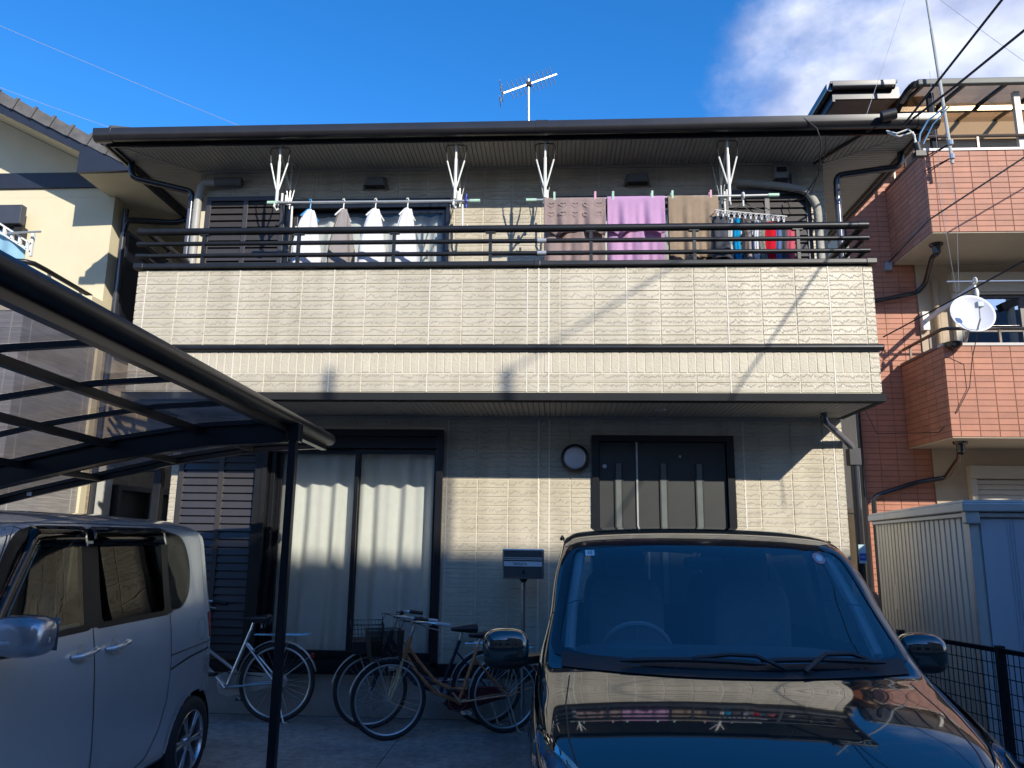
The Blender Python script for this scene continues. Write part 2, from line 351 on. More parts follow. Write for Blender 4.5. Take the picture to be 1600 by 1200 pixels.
        if smooth:
            me.polygons.foreach_set('use_smooth', [True]*len(me.polygons))
            me.set_sharp_from_angle(angle=R_(auto if auto else 40))
        if solid:
            md = o.modifiers.new('solid', 'SOLIDIFY'); md.thickness = solid; md.offset = 0
        if bevel:
            md = o.modifiers.new('bevel', 'BEVEL'); md.width = bevel; md.segments = 2; md.limit_method = 'ANGLE'; md.angle_limit = R_(50)
        if sub:
            md = o.modifiers.new('sub', 'SUBSURF'); md.levels = sub; md.render_levels = sub
        if kind: o['kind'] = kind
        if label: o['label'] = label
        return o
def wl(o):
    v = Vector((0, 0, 0))
    while o is not None: v += o.location; o = o.parent
    return v
def tag(o, label, cat, group=None):
    o['label'] = label; o['category'] = cat
    if group: o['group'] = group
    return o
def thing(name, label, cat, loc=(0, 0, 0), group=None, rz=0):
    o = bpy.data.objects.new(name, None); COL.objects.link(o); o.location = loc; o.rotation_euler = (0, 0, rz); o.empty_display_size = .1
    return tag(o, label, cat, group)
def structure(mb, name, mt, **k): o = mb.build(name, mt, **k); o['kind'] = 'structure'; return o
def copytree(o, parent=None):
    c = o.copy(); COL.objects.link(c); c.parent = parent
    for ch in [q for q in CH.get(o.name, [])]: copytree(ch, c)
    return c
CH = {}
def reindex():
    CH.clear()
    for o in bpy.data.objects:
        if o.parent: CH.setdefault(o.parent.name, []).append(o)
def lerp(a, b, t): return a+(b-a)*t
def text(body, size, loc, mt, parent, name, rot=(pi/2, 0, 0), extrude=.0008, local=False, sx=1.0):
    cu = bpy.data.curves.new(name, 'FONT'); cu.body = body; cu.size = size; cu.extrude = extrude; cu.align_x = 'CENTER'; cu.align_y = 'CENTER'
    tmp = bpy.data.objects.new(name, cu); COL.objects.link(tmp); dg = bpy.context.evaluated_depsgraph_get()
    me = bpy.data.meshes.new_from_object(tmp.evaluated_get(dg)); bpy.data.objects.remove(tmp); me.materials.clear(); me.materials.append(mt)
    o = bpy.data.objects.new(name, me); COL.objects.link(o); o.parent = parent
    o.location = Vector(loc)-(Vector((0, 0, 0)) if local else wl(parent)); o.rotation_euler = rot; o.scale = (sx, 1, 1)
    return o
# brick instancing -----------------------------------------------------------
BRM = {}
def brick_mesh(wd, ht, dp, mt, axis='y', tilt=0):
    """chamfered block, outer face towards -axis"""
    k = (round(wd, 4), round(ht, 4), dp, mt.name, axis, tilt)
    if k in BRM: return BRM[k]
    a, b = wd/2, ht/2; c = min(.004, dp*.8)
    tl = [0, 0, 0, 0] if not tilt else [random.uniform(-.0025, .0025) for _ in range(4)]
    f = [(-a, 0, -b), (a, 0, -b), (a, 0, b), (-a, 0, b), (-a+c, -dp+tl[0], -b+c), (a-c, -dp+tl[1], -b+c), (a-c, -dp+tl[2], b-c), (-a+c, -dp+tl[3], b-c)]
    if axis == 'x': f = [(p[1], p[0], p[2]) for p in f]
    me = bpy.data.meshes.new('brick'); me.from_pydata(f, [], [(4, 5, 6, 7), (0, 1, 5, 4), (1, 2, 6, 5), (2, 3, 7, 6), (3, 0, 4, 7)])
    import bmesh
    bm = bmesh.new(); bm.from_mesh(me); bmesh.ops.recalc_face_normals(bm, faces=bm.faces[:]); bm.to_mesh(me); bm.free()
    me.materials.append(mt); BRM[k] = me
    return me
def brick(name, c, wd, ht, dp, mt, parent, axis='y', tilt=0):
    o = bpy.data.objects.new(name, brick_mesh(wd, ht, dp, mt, axis, tilt)); COL.objects.link(o); o.parent = parent; o.location = Vector(c)-wl(parent)
    return o
def brick_to(mb, c, wd, ht, dp, mt, axis='y'):
    me = brick_mesh(wd, ht, dp, mt, axis); mb.add([Vector(v.co)+Vector(c) for v in me.vertices], [tuple(p.vertices) for p in me.polygons])
def clip_cells(x0, x1, z0, z1, cw, rh, xo, zo, holes):
    """cells of a grid anchored at (xo,zo), clipped to the rectangle, split round the holes"""
    res = []; i0 = math.floor((x0-xo)/cw); j0 = math.floor((z0-zo)/rh)
    for j in range(j0, math.ceil((z1-zo)/rh)+1):
        a, b = max(z0, zo+j*rh), min(z1, zo+(j+1)*rh)
        if b-a < .012: continue
        for i in range(i0, math.ceil((x1-xo)/cw)+1):
            c, d = max(x0, xo+i*cw), min(x1, xo+(i+1)*cw)
            segs = [(c, d)]
            for (hx0, hx1, hz0, hz1) in holes:
                if hz1 <= a+.01 or hz0 >= b-.01: continue
                ns = []
                for (p, q) in segs:
                    if hx1 <= p or hx0 >= q: ns.append((p, q)); continue
                    if hx0 > p: ns.append((p, hx0))
                    if hx1 < q: ns.append((hx1, q))
                segs = ns
            for (p, q) in segs:
                if q-p > .02: res.append((p, q, a, b))
    return res

# ------------------------------------------------------------ ground
structure(MB().box(-60, 60, -60, 90, -.6, -.02), 'ground', ASPH)
g = MB()
for (x0, x1) in ((-5.2, -1.30), (-1.292, 2.55)):
    for (y0, y1) in ((-1.2, 1.5), (1.508, 4.6), (4.608, 7.44)):
        g.box(x0, x1, y0, y1, -.05, 0)
structure(g, 'driveway', GROUND)
structure(MB().box(2.56, 12, -1.2, 13, -.05, -.006), 'side_yard', mat('yard_gravelly', (.11, .105, .095), .9, var=.35, vscale=18, bump=.6, bscale=60))
structure(MB().box(-14, 2.5, 7.445, 20, -.05, -.008), 'house_plot', mat('plot_soil', (.09, .085, .075), .95, var=.3, bump=.5))
structure(MB().box(-14, -5.21, -1.2, 7.44, -.05, -.004), 'left_drive', GROUND)

# ------------------------------------------------------------ main house
XL, XR, YW, YB = -3.83, 2.74, 7.48, 6.50
H = thing('house', 'two storey beige brick pattern house with long balcony and dark gutters in the middle', 'house', (0, YW, 0))
HOLES_G = [(-2.80, -1.10, .40, 2.66), (.345, 1.705, .40, 2.63)]
HOLES_U = [(-2.83, -1.10, 2.9, 5.11), (-.05, 1.68, 2.9, 5.11)]
def wall_strips(mb, x0, x1, z0, z1, y0, y1, holes):
    xs = sorted({x0, x1, *[h[0] for h in holes], *[h[1] for h in holes]})
    for a, b in zip(xs[:-1], xs[1:]):
        hs_ = [h for h in holes if h[0] < (a+b)/2 < h[1]]
        if not hs_: mb.box(a, b, y0, y1, z0, z1)
        else:
            h = hs_[0]
            if h[2] > z0: mb.box(a, b, y0, y1, z0, h[2])
            if h[3] < z1: mb.box(a, b, y0, y1, h[3], z1)
gw = MB(); wall_strips(gw, XL+.012, XR-.012, .42, 2.80, YW, YW+.14, HOLES_G)
gwo = gw.build('ground_floor_wall', JOINT, H)
uw = MB(); wall_strips(uw, XL+.012, XR-.012, 2.802, 5.62, YW, YW+.14, HOLES_U); uwo = uw.build('upper_wall', JOINT, H)
sw = MB()
sw.box(XL+.012, XL+.15, YW+.142, 14, .42, 5.62); sw.box(XR-.15, XR-.012, YW+.142, 14, .42, 5.62); sw.box(XL+.012, XR-.012, 14.002, 14.15, .42, 5.62)
sw.box(XL+.16, XR-.16, YW+.15, 13.99, 2.70, 2.79)
swo = sw.build('side_wall', JOINT, H)
MB().box(XL+.16, XR-.16, 10.2, 10.3, .4, 5.6).build('inner_wall', mat('inner_wall_paint', (.25, .24, .22), .9), H)
MB().box(XL+.16, XR-.16, YW+.15, 13.9, .38, .44).build('inner_floor', mat('inner_floor_wood', (.12, .08, .05), .5), H)
MB().box(XL+.03, XR-.03, YW+.02, 14.1, -.05, .365).build('foundation', CONC, H, bevel=.004)
MB().box(XL+.005, XR-.005, YW-.018, 14.12, .367, .418).box(XL, XR, YW-.03, YW-.002, .42, .482).build('base_trim', BLACK, H)
# ground floor bricks (each one its own part while they show large)
cells = clip_cells(XL+.09, XR-.09, .485, 2.78, .30, WRH, -1.06, WZ0, HOLES_G)
cells += clip_cells(XR-.085, XR, .485, 2.78, 9, WRH, XR-.085, WZ0, []) + clip_cells(XL, XL+.085, .485, 2.78, 9, WRH, XL, WZ0, [])
def vis_g(c): 
    x = (c[0]+c[1])/2; return (-1.1 < x < .35 and c[0] < .36) or x > 1.7
far = MB(); nb = 0
for (a, b, c, d) in cells:
    ctr = ((a+b)/2, YW, (c+d)/2)
    if vis_g((a, b)) and nb < 300 and (d > .9): brick('siding_brick', ctr, b-a-.008, d-c-.0038, .006, SID_W, gwo, tilt=random.randint(1, 4)); nb += 1
    else: brick_to(far, ctr, b-a-.008, d-c-.0038, .006, SID_W)
far.build('siding_courses', SID_W, gwo, kind='stuff')
far = MB()
for (a, b, c, d) in clip_cells(XL, XR, 2.9, 5.47, .30, WRH, -1.06, WZ0, HOLES_U+[(XL, -2.83, 4.0, 5.15), (1.68, 2.58, 4.0, 5.15)]):
    brick_to(far, ((a+b)/2, YW, (c+d)/2), b-a-.008, d-c-.0038, .006, SID_W)
far.build('siding_courses', SID_W, uwo, kind='stuff')
far = MB()
for (a, b, c, d) in clip_cells(YW, 14, .485, 5.6, .30, WRH, YW+.1, WZ0, []):
    brick_to(far, (XL+.012, (a+b)/2, (c+d)/2), b-a-.008, d-c-.0038, .006, SID_W, 'x')
    me = brick_mesh(b-a-.008, d-c-.0038, .006, SID_W, 'x'); far.add([(XR-.012-v.co.x, (a+b)/2+v.co.y, (c+d)/2+v.co.z) for v in me.vertices], [tuple(p.vertices) for p in me.polygons])
far.build('siding_courses', SID_W, swo, kind='stuff')
# balcony -------------------------------------------------------------------
bal = MB()
bal.box(XL+.012, XR-.012, YB+.012, YB+.13, 2.872, 4.0)
bal.box(XL+.012, XL+.13, YB+.132, YW-.003, 2.872, 4.0); bal.box(XR-.13, XR-.012, YB+.132, YW-.003, 2.872, 4.0)
BAL = bal.build('balcony', JOINT, H)
MB().box(XL+.14, XR-.14, YB+.14, YW-.01, 2.96, 3.02).build('balcony_floor', TRIM, BAL)
CW = (XR-XL-.18)/22
nh = 0; stuffb = MB()
def bb(a, b, c, d, nm='siding_brick', mt=SID_B, dp=.006):
    brick(nm, ((a+b)/2, YB+.012, (c+d)/2), b-a-.007, d-c-.0038, dp, mt, BAL, tilt=random.randint(1, 4))
for (a, b, c, d) in clip_cells(XL+.09, XR-.09, BZ0, 3.995, CW, BRH, XL+.09, BZ0, []): bb(a, b, c, d)
for r in range(2):
    for i in range(22): bb(XL+.09+i*CW, XL+.09+(i+1)*CW, 2.875+r*.0835, 2.875+(r+1)*.0835)
for i in range(88): bb(XL+.09+i*CW/4, XL+.09+(i+1)*CW/4, 3.045, 3.23, 'soldier_brick', SID_S, .005)
for c, d in [(2.875, 2.9585), (2.9585, 3.042), (3.045, 3.23)]+[(BZ0+k*BRH, min(3.995, BZ0+(k+1)*BRH)) for k in range(9)]:
    for x in (XL, XR-.088): brick_to(stuffb, (x+.044, YB+.012, (c+d)/2), .088-.003, d-c-.006, .006, SID_B)
    for k in range(4):
        y = YB+.01+k*.24
        brick_to(stuffb, (XL+.012, y+.12, (c+d)/2), .234, d-c-.0038, .006, SID_B, 'x')
        me = brick_mesh(.234, d-c-.0038, .006, SID_B, 'x'); stuffb.add([(XR-.012-v.co.x, y+.12+v.co.y, (c+d)/2+v.co.z) for v in me.vertices], [tuple(p.vertices) for p in me.polygons])
for k in range(0, 8):
    xs = XL+.09+k*3*CW
    if xs < XR-.08: MB().box(xs-.005, xs+.005, YB+.0045, YB+.012, 2.872, 3.24).box(xs-.005, xs+.005, YB+.0045, YB+.012, 3.30, 4.0).build('sealant_strip', SEALM, BAL)
for xs in (-.155, -.065): MB().box(xs-.006, xs+.006, YB+.0042, YB+.0118, 2.872, 3.24).box(xs-.006, xs+.006, YB+.0042, YB+.0118, 3.30, 4.0).build('sealant_strip', SEALM, BAL)
for xs in (-1.06, -.17, -.065, 1.80, 2.65): MB().box(xs-.006, xs+.006, YW-.008, YW+.0, .485, 2.78).build('sealant_strip', SEALM, gwo)
stuffb.build('corner_siding', SID_B, BAL, kind='stuff')
# trims
t = MB().box(XL-.02, XR+.02, YB-.012, YB+.10, 2.80, 2.866).box(XL-.02, XR+.02, YB-.022, YB-.013, 2.80, 2.82)
t.box(XL-.02, XL+.03, YB+.102, YW, 2.80, 2.866).box(XR-.03, XR+.02, YB+.102, YW, 2.80, 2.866); t.build('balcony_edge_trim', TRIM, BAL)
t = MB(); t.tube([(XL-.03, YB-.005, 3.266), (-.15, YB-.005, 3.266)], .030, 12).tube([(-.146, YB-.005, 3.266), (XR+.03, YB-.005, 3.266)], .030, 12)
t.tube([(-.17, YB-.005, 3.266), (-.12, YB-.005, 3.266)], .033, 12)
t.tube([(XR+.012, YB-.004, 3.266), (XR+.012, YW, 3.266)], .028, 10).tube([(XL-.012, YB-.004, 3.266), (XL-.012, YW, 3.266)], .028, 10)
t.build('band_rail', RAILM, BAL, smooth=True)
t = MB().box(XL-.03, -.17, YB-.03, YB+.15, 4.012, 4.058).box(-.168, XR+.03, YB-.03, YB+.15, 4.012, 4.058).box(-.20, -.14, YB-.034, YB+.1, 4.009, 4.061)
t.box(XL-.03, XL+.15, YB+.152, YW-.002, 4.012, 4.058).box(XR-.15, XR+.03, YB+.152, YW-.002, 4.012, 4.058)
t.box(XL-.034, XL+.06, YB-.034, YB+.1, 4.009, 4.061).box(XR-.06, XR+.034, YB-.034, YB+.1, 4.009, 4.061)
t.build('parapet_cap', RAILM, BAL, bevel=.008)
for nm, z, r, k in (('handrail', 4.385, .034, 0), ('middle_rail', 4.267, .021, 0), ('lower_rail', 4.15, .021, 0)):
    yy = YB+.035; t = MB()
    t.tube([(XL-.02, yy, z), (-.16, yy, z)], r, 12).tube([(-.10, yy, z), (XR+.0, yy, z)], r, 12)
    t.tube([(XL+.02, yy, z), (XL+.02, YW-.02, z)], r*.95, 10).tube([(XR-.03, yy, z), (XR-.03, YW-.02, z)], r*.95, 10)
    for x in (XL+.0, XR-.04): t.tube([(x-.05, yy, z), (x+.04, yy, z)], r+.003, 12)
    t.build(nm, RAILM, BAL, smooth=True)
    MB().tube([(-.17, yy, z), (-.09, yy, z)], r+(.0015 if k == 0 else 0), 12).build('rail_sleeve', RAILM if nm == 'handrail' else mat('sleeve_pale', (.45, .46, .5), .3, .4), BAL, smooth=True)
for x in (-3.25, -2.36, -1.475, -.595, .31, 1.225, 2.13):
    MB().box(x-.014, x+.014, YB+.02, YB+.055, 4.058, 4.36).obox((x, YB+.038, 4.352), (.09, .04, .012)).build('rail_post', RAILM, BAL)
for x in (XL+.02, XR-.03):
    MB().box(x-.02, x+.02, YB+.45, YB+.49, 4.058, 4.36).build('rail_post', RAILM, BAL)
# balcony soffit: grooved boards
def soffit(name, x0, x1, y0, y1, z, parent, pitch=.05, along='y', clip=None):
    mb = MB(); k = x0
    def seg(a, b, zz):
        if clip: ya, yb = clip(a); yc, yd = clip(b)
        else: ya = yc = y0; yb = yd = y1
        mb.add([(a, ya, zz), (b, yc, zz), (b, yd, zz), (a, yb, zz)], [(0, 1, 2, 3)])
    g_ = .009
    while k < x1-1e-4:
        e = min(x1, k+pitch)
        ya, yb = clip(k) if clip else (y0, y1)
        seg(k, e-g_, z)
        ya, yb = clip(e) if clip else (y0, y1)
        mb.add([(e-g_, ya, z), (e-g_, yb, z), (e-g_/2, yb, z+.010), (e-g_/2, ya, z+.010), (e, yb, z), (e, ya, z)], [(0, 1, 2, 3), (3, 2, 4, 5)])
        k = e
    return mb
soffit('s', XL+.03, XR-.03, YB+.10, YW, 2.806, H).build('balcony_soffit', SOFFIT, BAL)
MB().box(XL+.02, XR-.02, YW-.03, YW-.014, 2.78, 2.805).build('soffit_bead', SOFFIT, BAL)
# downlight
MB().lathe([(0, 0), (.05, 0), (.055, .012), (0, .012)], (.95, 6.98, 2.793), 'z', 20).build('downlight', SILVERM, BAL, smooth=True)
# eaves and roof ------------------------------------------------------------
EX0, EX1, EY = -4.44, 3.42, 6.86
ZS = 5.455
mbs = MB()
def front_clip(x):
    yb = YW-.0
    if x < XL: t_ = (x-EX0)/(XL-EX0); yb = EY+(YW-EY)*t_
    if x > XR: t_ = (EX1-x)/(EX1-XR); yb = EY+(YW-EY)*t_
    return EY, yb
sf = soffit('s', EX0, EX1, EY, YW, ZS, H, .045, clip=front_clip)
# side soffits run the other way
for sgn, xa, xb in ((-1, XL, EX0), (1, XR, EX1)):
    k = EY
    while k < 13.9:
        e = min(14, k+.045)
        def xx(y): return xb+(xa-xb)*min(1, (y-EY)/(YW-EY))
        sf.add([(xb, k, ZS), (xb, e-.009, ZS), (xx(e-.009), e-.009, ZS), (xx(k), k, ZS)], [(0, 1, 2, 3)])
        sf.add([(xb, e-.009, ZS), (xx(e-.009), e-.009, ZS), (xx(e-.0045), e-.0045, ZS+.01), (xb, e-.0045, ZS+.01), (xx(e), e, ZS), (xb, e, ZS)], [(0, 1, 2, 3), (3, 2, 4, 5)])
        k = e
sf.build('eaves_soffit', SOFFIT, H)
t = MB()
for a, b in (((XL, YW), (EX0, EY)), ((XR, YW), (EX1, EY))): t.bar((a[0], a[1], ZS-.002), (b[0], b[1], ZS-.002), .02, .006)
t.box(XL, XR, YW-.045, YW-.014, ZS-.02, ZS-.001); t.build('soffit_joint_strip', SOFFIT, H)
MB().box(EX0, EX1, EY-.02, EY-.001, ZS-.03, ZS+.115).box(EX0-.02, EX0-.001, EY-.02, 14, ZS-.03, ZS+.115).box(EX1+.001, EX1+.02, EY-.02, 14, ZS-.03, ZS+.115).build('fascia', GUTTER, H)
rf = MB()
x0, x1, y0, y1, zz = EX0-.045, EX1+.045, EY-.045, 14.3, ZS+.125
cx = (x0+x1)/2; rz_ = 6.95
rd = (y1-y0)/2; A_ = [(x0, y0, zz), (x1, y0, zz), (x1, y1, zz), (x0, y1, zz)]
rf.add(A_+[(x0+3.4, y0+rd*.95, rz_), (x1-3.4, y0+rd*.95, rz_)], [(0, 1, 5, 4), (1, 2, 5), (2, 3, 4, 5), (3, 0, 4), (0, 3, 2, 1)])
RO = rf.build('roof', ROOFM, H)
for c in ((x0, y0), (x1, y0)):
    e = (x0+3.4, y0+rd*.95, rz_) if c[0] == x0 else (x1-3.4, y0+rd*.95, rz_)
    MB().bar((c[0], c[1]+.01, zz+.02), e, .12, .06).build('hip_cap', ROOFM, RO)
# gutters (half round, open top) with brackets and end pieces
def gutter(p0, p1, outward, r=.062, hh=.058):
    mb = MB(); d = (Vector(p1)-Vector(p0)).normalized(); o = Vector(outward)
    prof = [(-r, hh), (-r, .0)]+[(-r*cos(t_), -r*sin(t_)*.95) for t_ in [pi*k/10 for k in range(1, 10)]]+[(r, 0), (r, hh), (r-.006, hh), (r-.006, 0)]+[(r*.9*cos(t_), -r*.85*sin(t_)) for t_ in [pi*k/10 for k in range(1, 10)]]+[(-r+.006, 0), (-r+.006, hh)]
    pr = [(q[0]*-1, q[1]) for q in prof]; n = len(pr); vs = []
    for p in (p0, p1):
        for a, b in pr: vs.append(Vector(p)+o*(-a)+Vector((0, 0, b)))
    mb.add(vs, [(i, (i+1) % n, n+(i+1) % n, n+i) for i in range(n)]+[tuple(range(n))[::-1], tuple(range(n, 2*n))])
    return mb
GYc = EY-.085; GZ = ZS+.045
gutter((EX0-.13, GYc, GZ+.005), (-.14, GYc, GZ), (0, -1, 0)).build('gutter', GUTTER, H, smooth=True, auto=30)
gutter((-.136, GYc, GZ), (EX1+.13, GYc, GZ+.005), (0, -1, 0)).build('gutter', GUTTER, H, smooth=True, auto=30)
for (xa, xb) in ((-4.575, -4.40), (-.20, -.08), (3.36, 3.555)):
    gutter((xa, GYc, GZ), (xb, GYc, GZ), (0, -1, 0), .066, .061).build('gutter_joint', GUTTER, H, smooth=True, auto=30)
gutter((EX0-.085, GYc+.06, GZ), (EX0-.085, 14, GZ), (-1, 0, 0)).build('gutter', GUTTER, H, smooth=True, auto=30)
gutter((EX1+.085, GYc+.06, GZ), (EX1+.085, 14, GZ), (1, 0, 0)).build('gutter', GUTTER, H, smooth=True, auto=30)
# windows ---------------------------------------------------------------------
def curtain(x0, x1, z0, z1, y, parent, folds, seed, name='curtain'):
    rnd = random.Random(seed); ph = [rnd.uniform(0, 6) for _ in range(4)]
    def fn(u, v):
        x = lerp(x0, x1, u); amp = .018+.016*(1-v)
        uu = u+.012*sin(3*v+ph[2])
        yy = y+amp*(sin(2*pi*folds*uu+ph[0])+.6*sin(2*pi*folds*1.7*uu+ph[1])+.3*sin(2*pi*folds*.45*uu+2*v+ph[3]))
        return (x+.01*sin(5*v+u*20)*(1-v), yy, lerp(z0, z1, v))
    return MB().grid(fn, 150, 14).build(name, CURT, parent, smooth=True, auto=180)
def sliding_window(x0, x1, z0, z1, y, parent, topb=.05, curtz=None, seed=1, fr=BLACK):
    ft = .045; W_ = MB()
    W_.box(x0, x1, y-.055, y+.09, z1-topb, z1).box(x0, x1, y-.055, y+.09, z0, z0+ft)
    W_.box(x0, x0+ft, y-.055, y+.09, z0+ft, z1-topb).box(x1-ft, x1, y-.055, y+.09, z0+ft, z1-topb)
    wo = W_.build('window', fr, parent, bevel=.003)
    xm = (x0+x1)/2
    for k, (a, b, yy) in enumerate(((x0+ft+.002, xm+.025, y+.035), (xm-.025, x1-ft-.002, y-.01))):
        s = .042; f = MB(); za, zb = z0+ft+.002, z1-topb-.002
        f.box(a, b, yy, yy+.03, za, za+.085).box(a, b, yy, yy+.03, zb-.05, zb).box(a, a+s, yy, yy+.03, za+.085, zb-.05).box(b-s, b, yy, yy+.03, za+.085, zb-.05)
        fo = f.build('sash', fr, wo, bevel=.003)
        MB().box(a+s-.004, b-s+.004, yy+.012, yy+.018, za+.08, zb-.046).build('pane', HOUSEG, wo)
    curtain(x0+.03, x1-.03, z0+.07, z1-topb-.03, y+.125, wo, 7 if x1-x0 > 1 else 4, seed)
    return wo
sliding_window(-2.80, -1.10, .44, 2.655, YW, H, topb=.17, seed=3)
sliding_window(-2.83, -1.10, 3.25, 5.11, YW, H, topb=.10, seed=8)
sliding_window(-.05, 1.68, 3.25, 5.11, YW, H, topb=.10, seed=9)
MB().box(-2.80, -1.095, YW-.11, YW-.058, 2.60, 2.665).box(-1.155, -1.09, YW-.10, YW-.058, .46, 2.66).box(-2.80, -1.10, YW-.10, YW-.057, .40, .50).build('window_hood', BLACK, H, bevel=.003)
def shutter(x0, x1, z0, z1, y, parent, pitch=.072, name='shutter'):
    f = MB(); s = .05; xm = (x0+x1)/2
    f.box(x0, x1, y-.035, y, z0, z0+s).box(x0, x1, y-.035, y, z1-s, z1).box(x0, x0+s, y-.035, y, z0+s, z1-s).box(x1-s, x1, y-.035, y, z0+s, z1-s).box(xm-s/2, xm+s/2, y-.036, y, z0+s, z1-s)
    f.box(x0+s, xm-s/2, y-.004, y, z0+s, z1-s).box(xm+s/2, x1-s, y-.004, y, z0+s, z1-s)
    so_ = f.build(name, SLATM, parent, bevel=.002)
    n = int((z1-z0-2*s)/pitch); mesh = {}
    for a, b in ((x0+s, xm-s/2), (xm+s/2, x1-s)):
        for k in range(n):
            z = z0+s+(k+.5)*(z1-z0-2*s)/n; key = round(b-a, 4)
            if key not in mesh:
                me = MB().obox((0, 0, 0), (b-a, .007, pitch*.86), rx=R_(-15)); mm = bpy.data.meshes.new('slat'); mm.from_pydata(me.v, [], me.f); mm.materials.append(SLATM); mesh[key] = mm
            o = bpy.data.objects.new('slat', mesh[key]); COL.objects.link(o); o.parent = so_; o.location = Vector(((a+b)/2, y-.020, z))-wl(so_)
    return so_
shutter(-3.72, -2.86, .50, 2.60, YW-.03, H)
shutter(-3.70, -2.85, 3.55, 5.15, YW-.03, H)
shutter(1.70, 2.57, 3.55, 5.15, YW-.03, H)
MB().box(-2.86, -2.81, YW-.13, YW-.02, .45, 2.64).box(-2.93, -2.865, YW-.115, YW-.07, .5, 2.6).build('shutter_jamb', RAILM, H)
MB().box(-3.70, -2.80, YW-.07, YW-.02, 2.605, 2.66).build('shutter_hood', BLACK, H)
# entrance door ---------------------------------------------------------------
dx0, dx1, dz1 = .345, 1.705, 2.63
D = MB(); D.box(dx0, dx0+.07, YW-.03, YW+.10, .42, dz1).box(dx1-.07, dx1, YW-.03, YW+.10, .42, dz1).box(dx0+.07, dx1-.07, YW-.03, YW+.10, dz1-.06, dz1)
D.box(dx0+.07, dx1-.07, YW-.03, YW+.10, .42, .455)
DO = D.build('entrance_door', BLACK, H, bevel=.003)
DG = mat('door_leaf_paint', (.042, .044, .043), .38, .1, var=.1, vscale=4)
MB().box(dx0+.075, .775, YW+.02, YW+.06, .457, dz1-.063).build('side_leaf', DG, DO, bevel=.003)
MB().box(.785, dx1-.075, YW+.015, YW+.06, .457, dz1-.063).build('door_leaf', DG, DO, bevel=.003)
MB().box(.773, .789, YW+.0, YW+.014, .457, dz1-.063).build('meeting_strip', SILVERM, DO)
for xg in (.455, .56, .665, 1.01, 1.085, 1.345, 1.42):
    pass
STRG = mat('door_light_glass', (.14, .155, .15), .12, 0, var=.1)
for xs_, ye in ((.605, YW+.012), (1.035, YW+.008), (1.375, YW+.008)):
    MB().box(xs_-.026, xs_+.026, ye-.006, ye+.004, .56, 2.36).build('light_strip', STRG, DO)
    MB().box(xs_-.040, xs_-.027, ye-.010, ye+.004, .56, 2.36).box(xs_+.027, xs_+.040, ye-.010, ye+.004, .56, 2.36).build('strip_bead', BLKPL, DO)
MB().lathe([(0, -.02), (.020, -.02), (.022, 0), (0, 0)], (.47, YW+.015, 2.33), 'y', 16).build('door_stop', SILVERM, DO, smooth=True)
MB().lathe([(0, -.02), (.010, -.02), (.012, 0), (0, 0)], (1.195, YW+.013, 2.43), 'y', 12).build('peephole', SILVERM, DO, smooth=True)
MB().tube([(.87, YW+.0, 1.55), (.87, YW-.05, 1.52), (.87, YW-.05, 1.2), (.87, YW+.0, 1.17)], .012, 8).build('handle', SILVERM, DO, smooth=True)
# porch step
structure(MB().box(.1, 2.0, 6.9, YW-.02, 0, .19), 'porch_step', CONC)
# vents ------------------------------------------------------------------------
for x in (-1.905, .835):
    v = MB().add([(x-.11, YW-.012, 5.36), (x+.11, YW-.012, 5.36), (x+.14, YW-.012, 5.22), (x-.14, YW-.012, 5.22), (x-.085, YW-.09, 5.335), (x+.085, YW-.09, 5.335), (x+.105, YW-.11, 5.24), (x-.105, YW-.11, 5.24)],
        [(4, 5, 6, 7), (0, 1, 5, 4), (1, 2, 6, 5), (3, 0, 4, 7)])
    vo = v.build('vent_hood', mat('vent_grey', (.15, .15, .155), .5), H, solid=.004)
    MB().box(x-.10, x+.10, YW-.10, YW-.02, 5.235, 5.24).build('grille', BLKPL, vo)
# downpipes
def pipe(pts, r, mt, name, parent, n=10, **k):
    # rounded corners
    P = [Vector(p) for p in pts]; o = [P[0]]
    for i in range(1, len(P)-1):
        a, b, c = P[i-1], P[i], P[i+1]; ra = min(r*1.8, (a-b).length*.45, (c-b).length*.45)
        p0 = b+(a-b).normalized()*ra; p1 = b+(c-b).normalized()*ra
        for q in (0, .25, .5, .75, 1): o.append(p0.lerp(b, q).lerp(b.lerp(p1, q), q))
    o.append(P[-1]); return MB().tube(o, r, n).build(name, mt, parent, smooth=True, **k)
pipe([(3.42, 7.25, 5.44), (3.40, 7.25, 5.30), (2.80, 7.30, 5.235), (2.80, 7.32, 5.02)], .034, PIPEB, 'downpipe', H)
pipe([(2.80, 7.32, 5.02), (2.80, 7.32, 2.9)], .032, mat('pipe_silver_sheen', (.12, .12, .13), .18, .3, spec=.9), 'downpipe', H)  # silver reflection on the black pipe, put into a lighter colour
pipe([(-4.44, 7.2, 5.44), (-4.42, 7.2, 5.27), (-3.86, 7.40, 5.20), (-3.86, 7.40, 5.0)], .034, PIPEB, 'downpipe', H)
pipe([(-3.86, 7.40, 5.0), (-3.86, 7.40, 3.3), (-3.87, 7.62, 2.7), (-3.87, 7.62, .1)], .032, MATS['pipe_silver_sheen'], 'downpipe', H)
pipe([(2.47, 7.16, 2.80), (2.47, 7.16, 2.73), (2.83, 7.50, 2.54), (2.845, 7.52, 2.42)], .033, MATS['pipe_silver_sheen'], 'downpipe', H)
MB().box(2.79, 2.90, 7.47, 7.57, 2.36, 2.52).build('rain_hopper', mat('hopper_grey', (.07, .07, .072), .6, spec=.2), H, bevel=.006)
pipe([(2.845, 7.52, 2.37), (2.845, 7.52, .05)], .036, PIPEB, 'downpipe', H)
for z in (4.75, 3.0, 1.9):
    MB().box(2.72, 2.86, 7.50, 7.52, z, z+.012).build('pipe_clip', PIPEB, H)
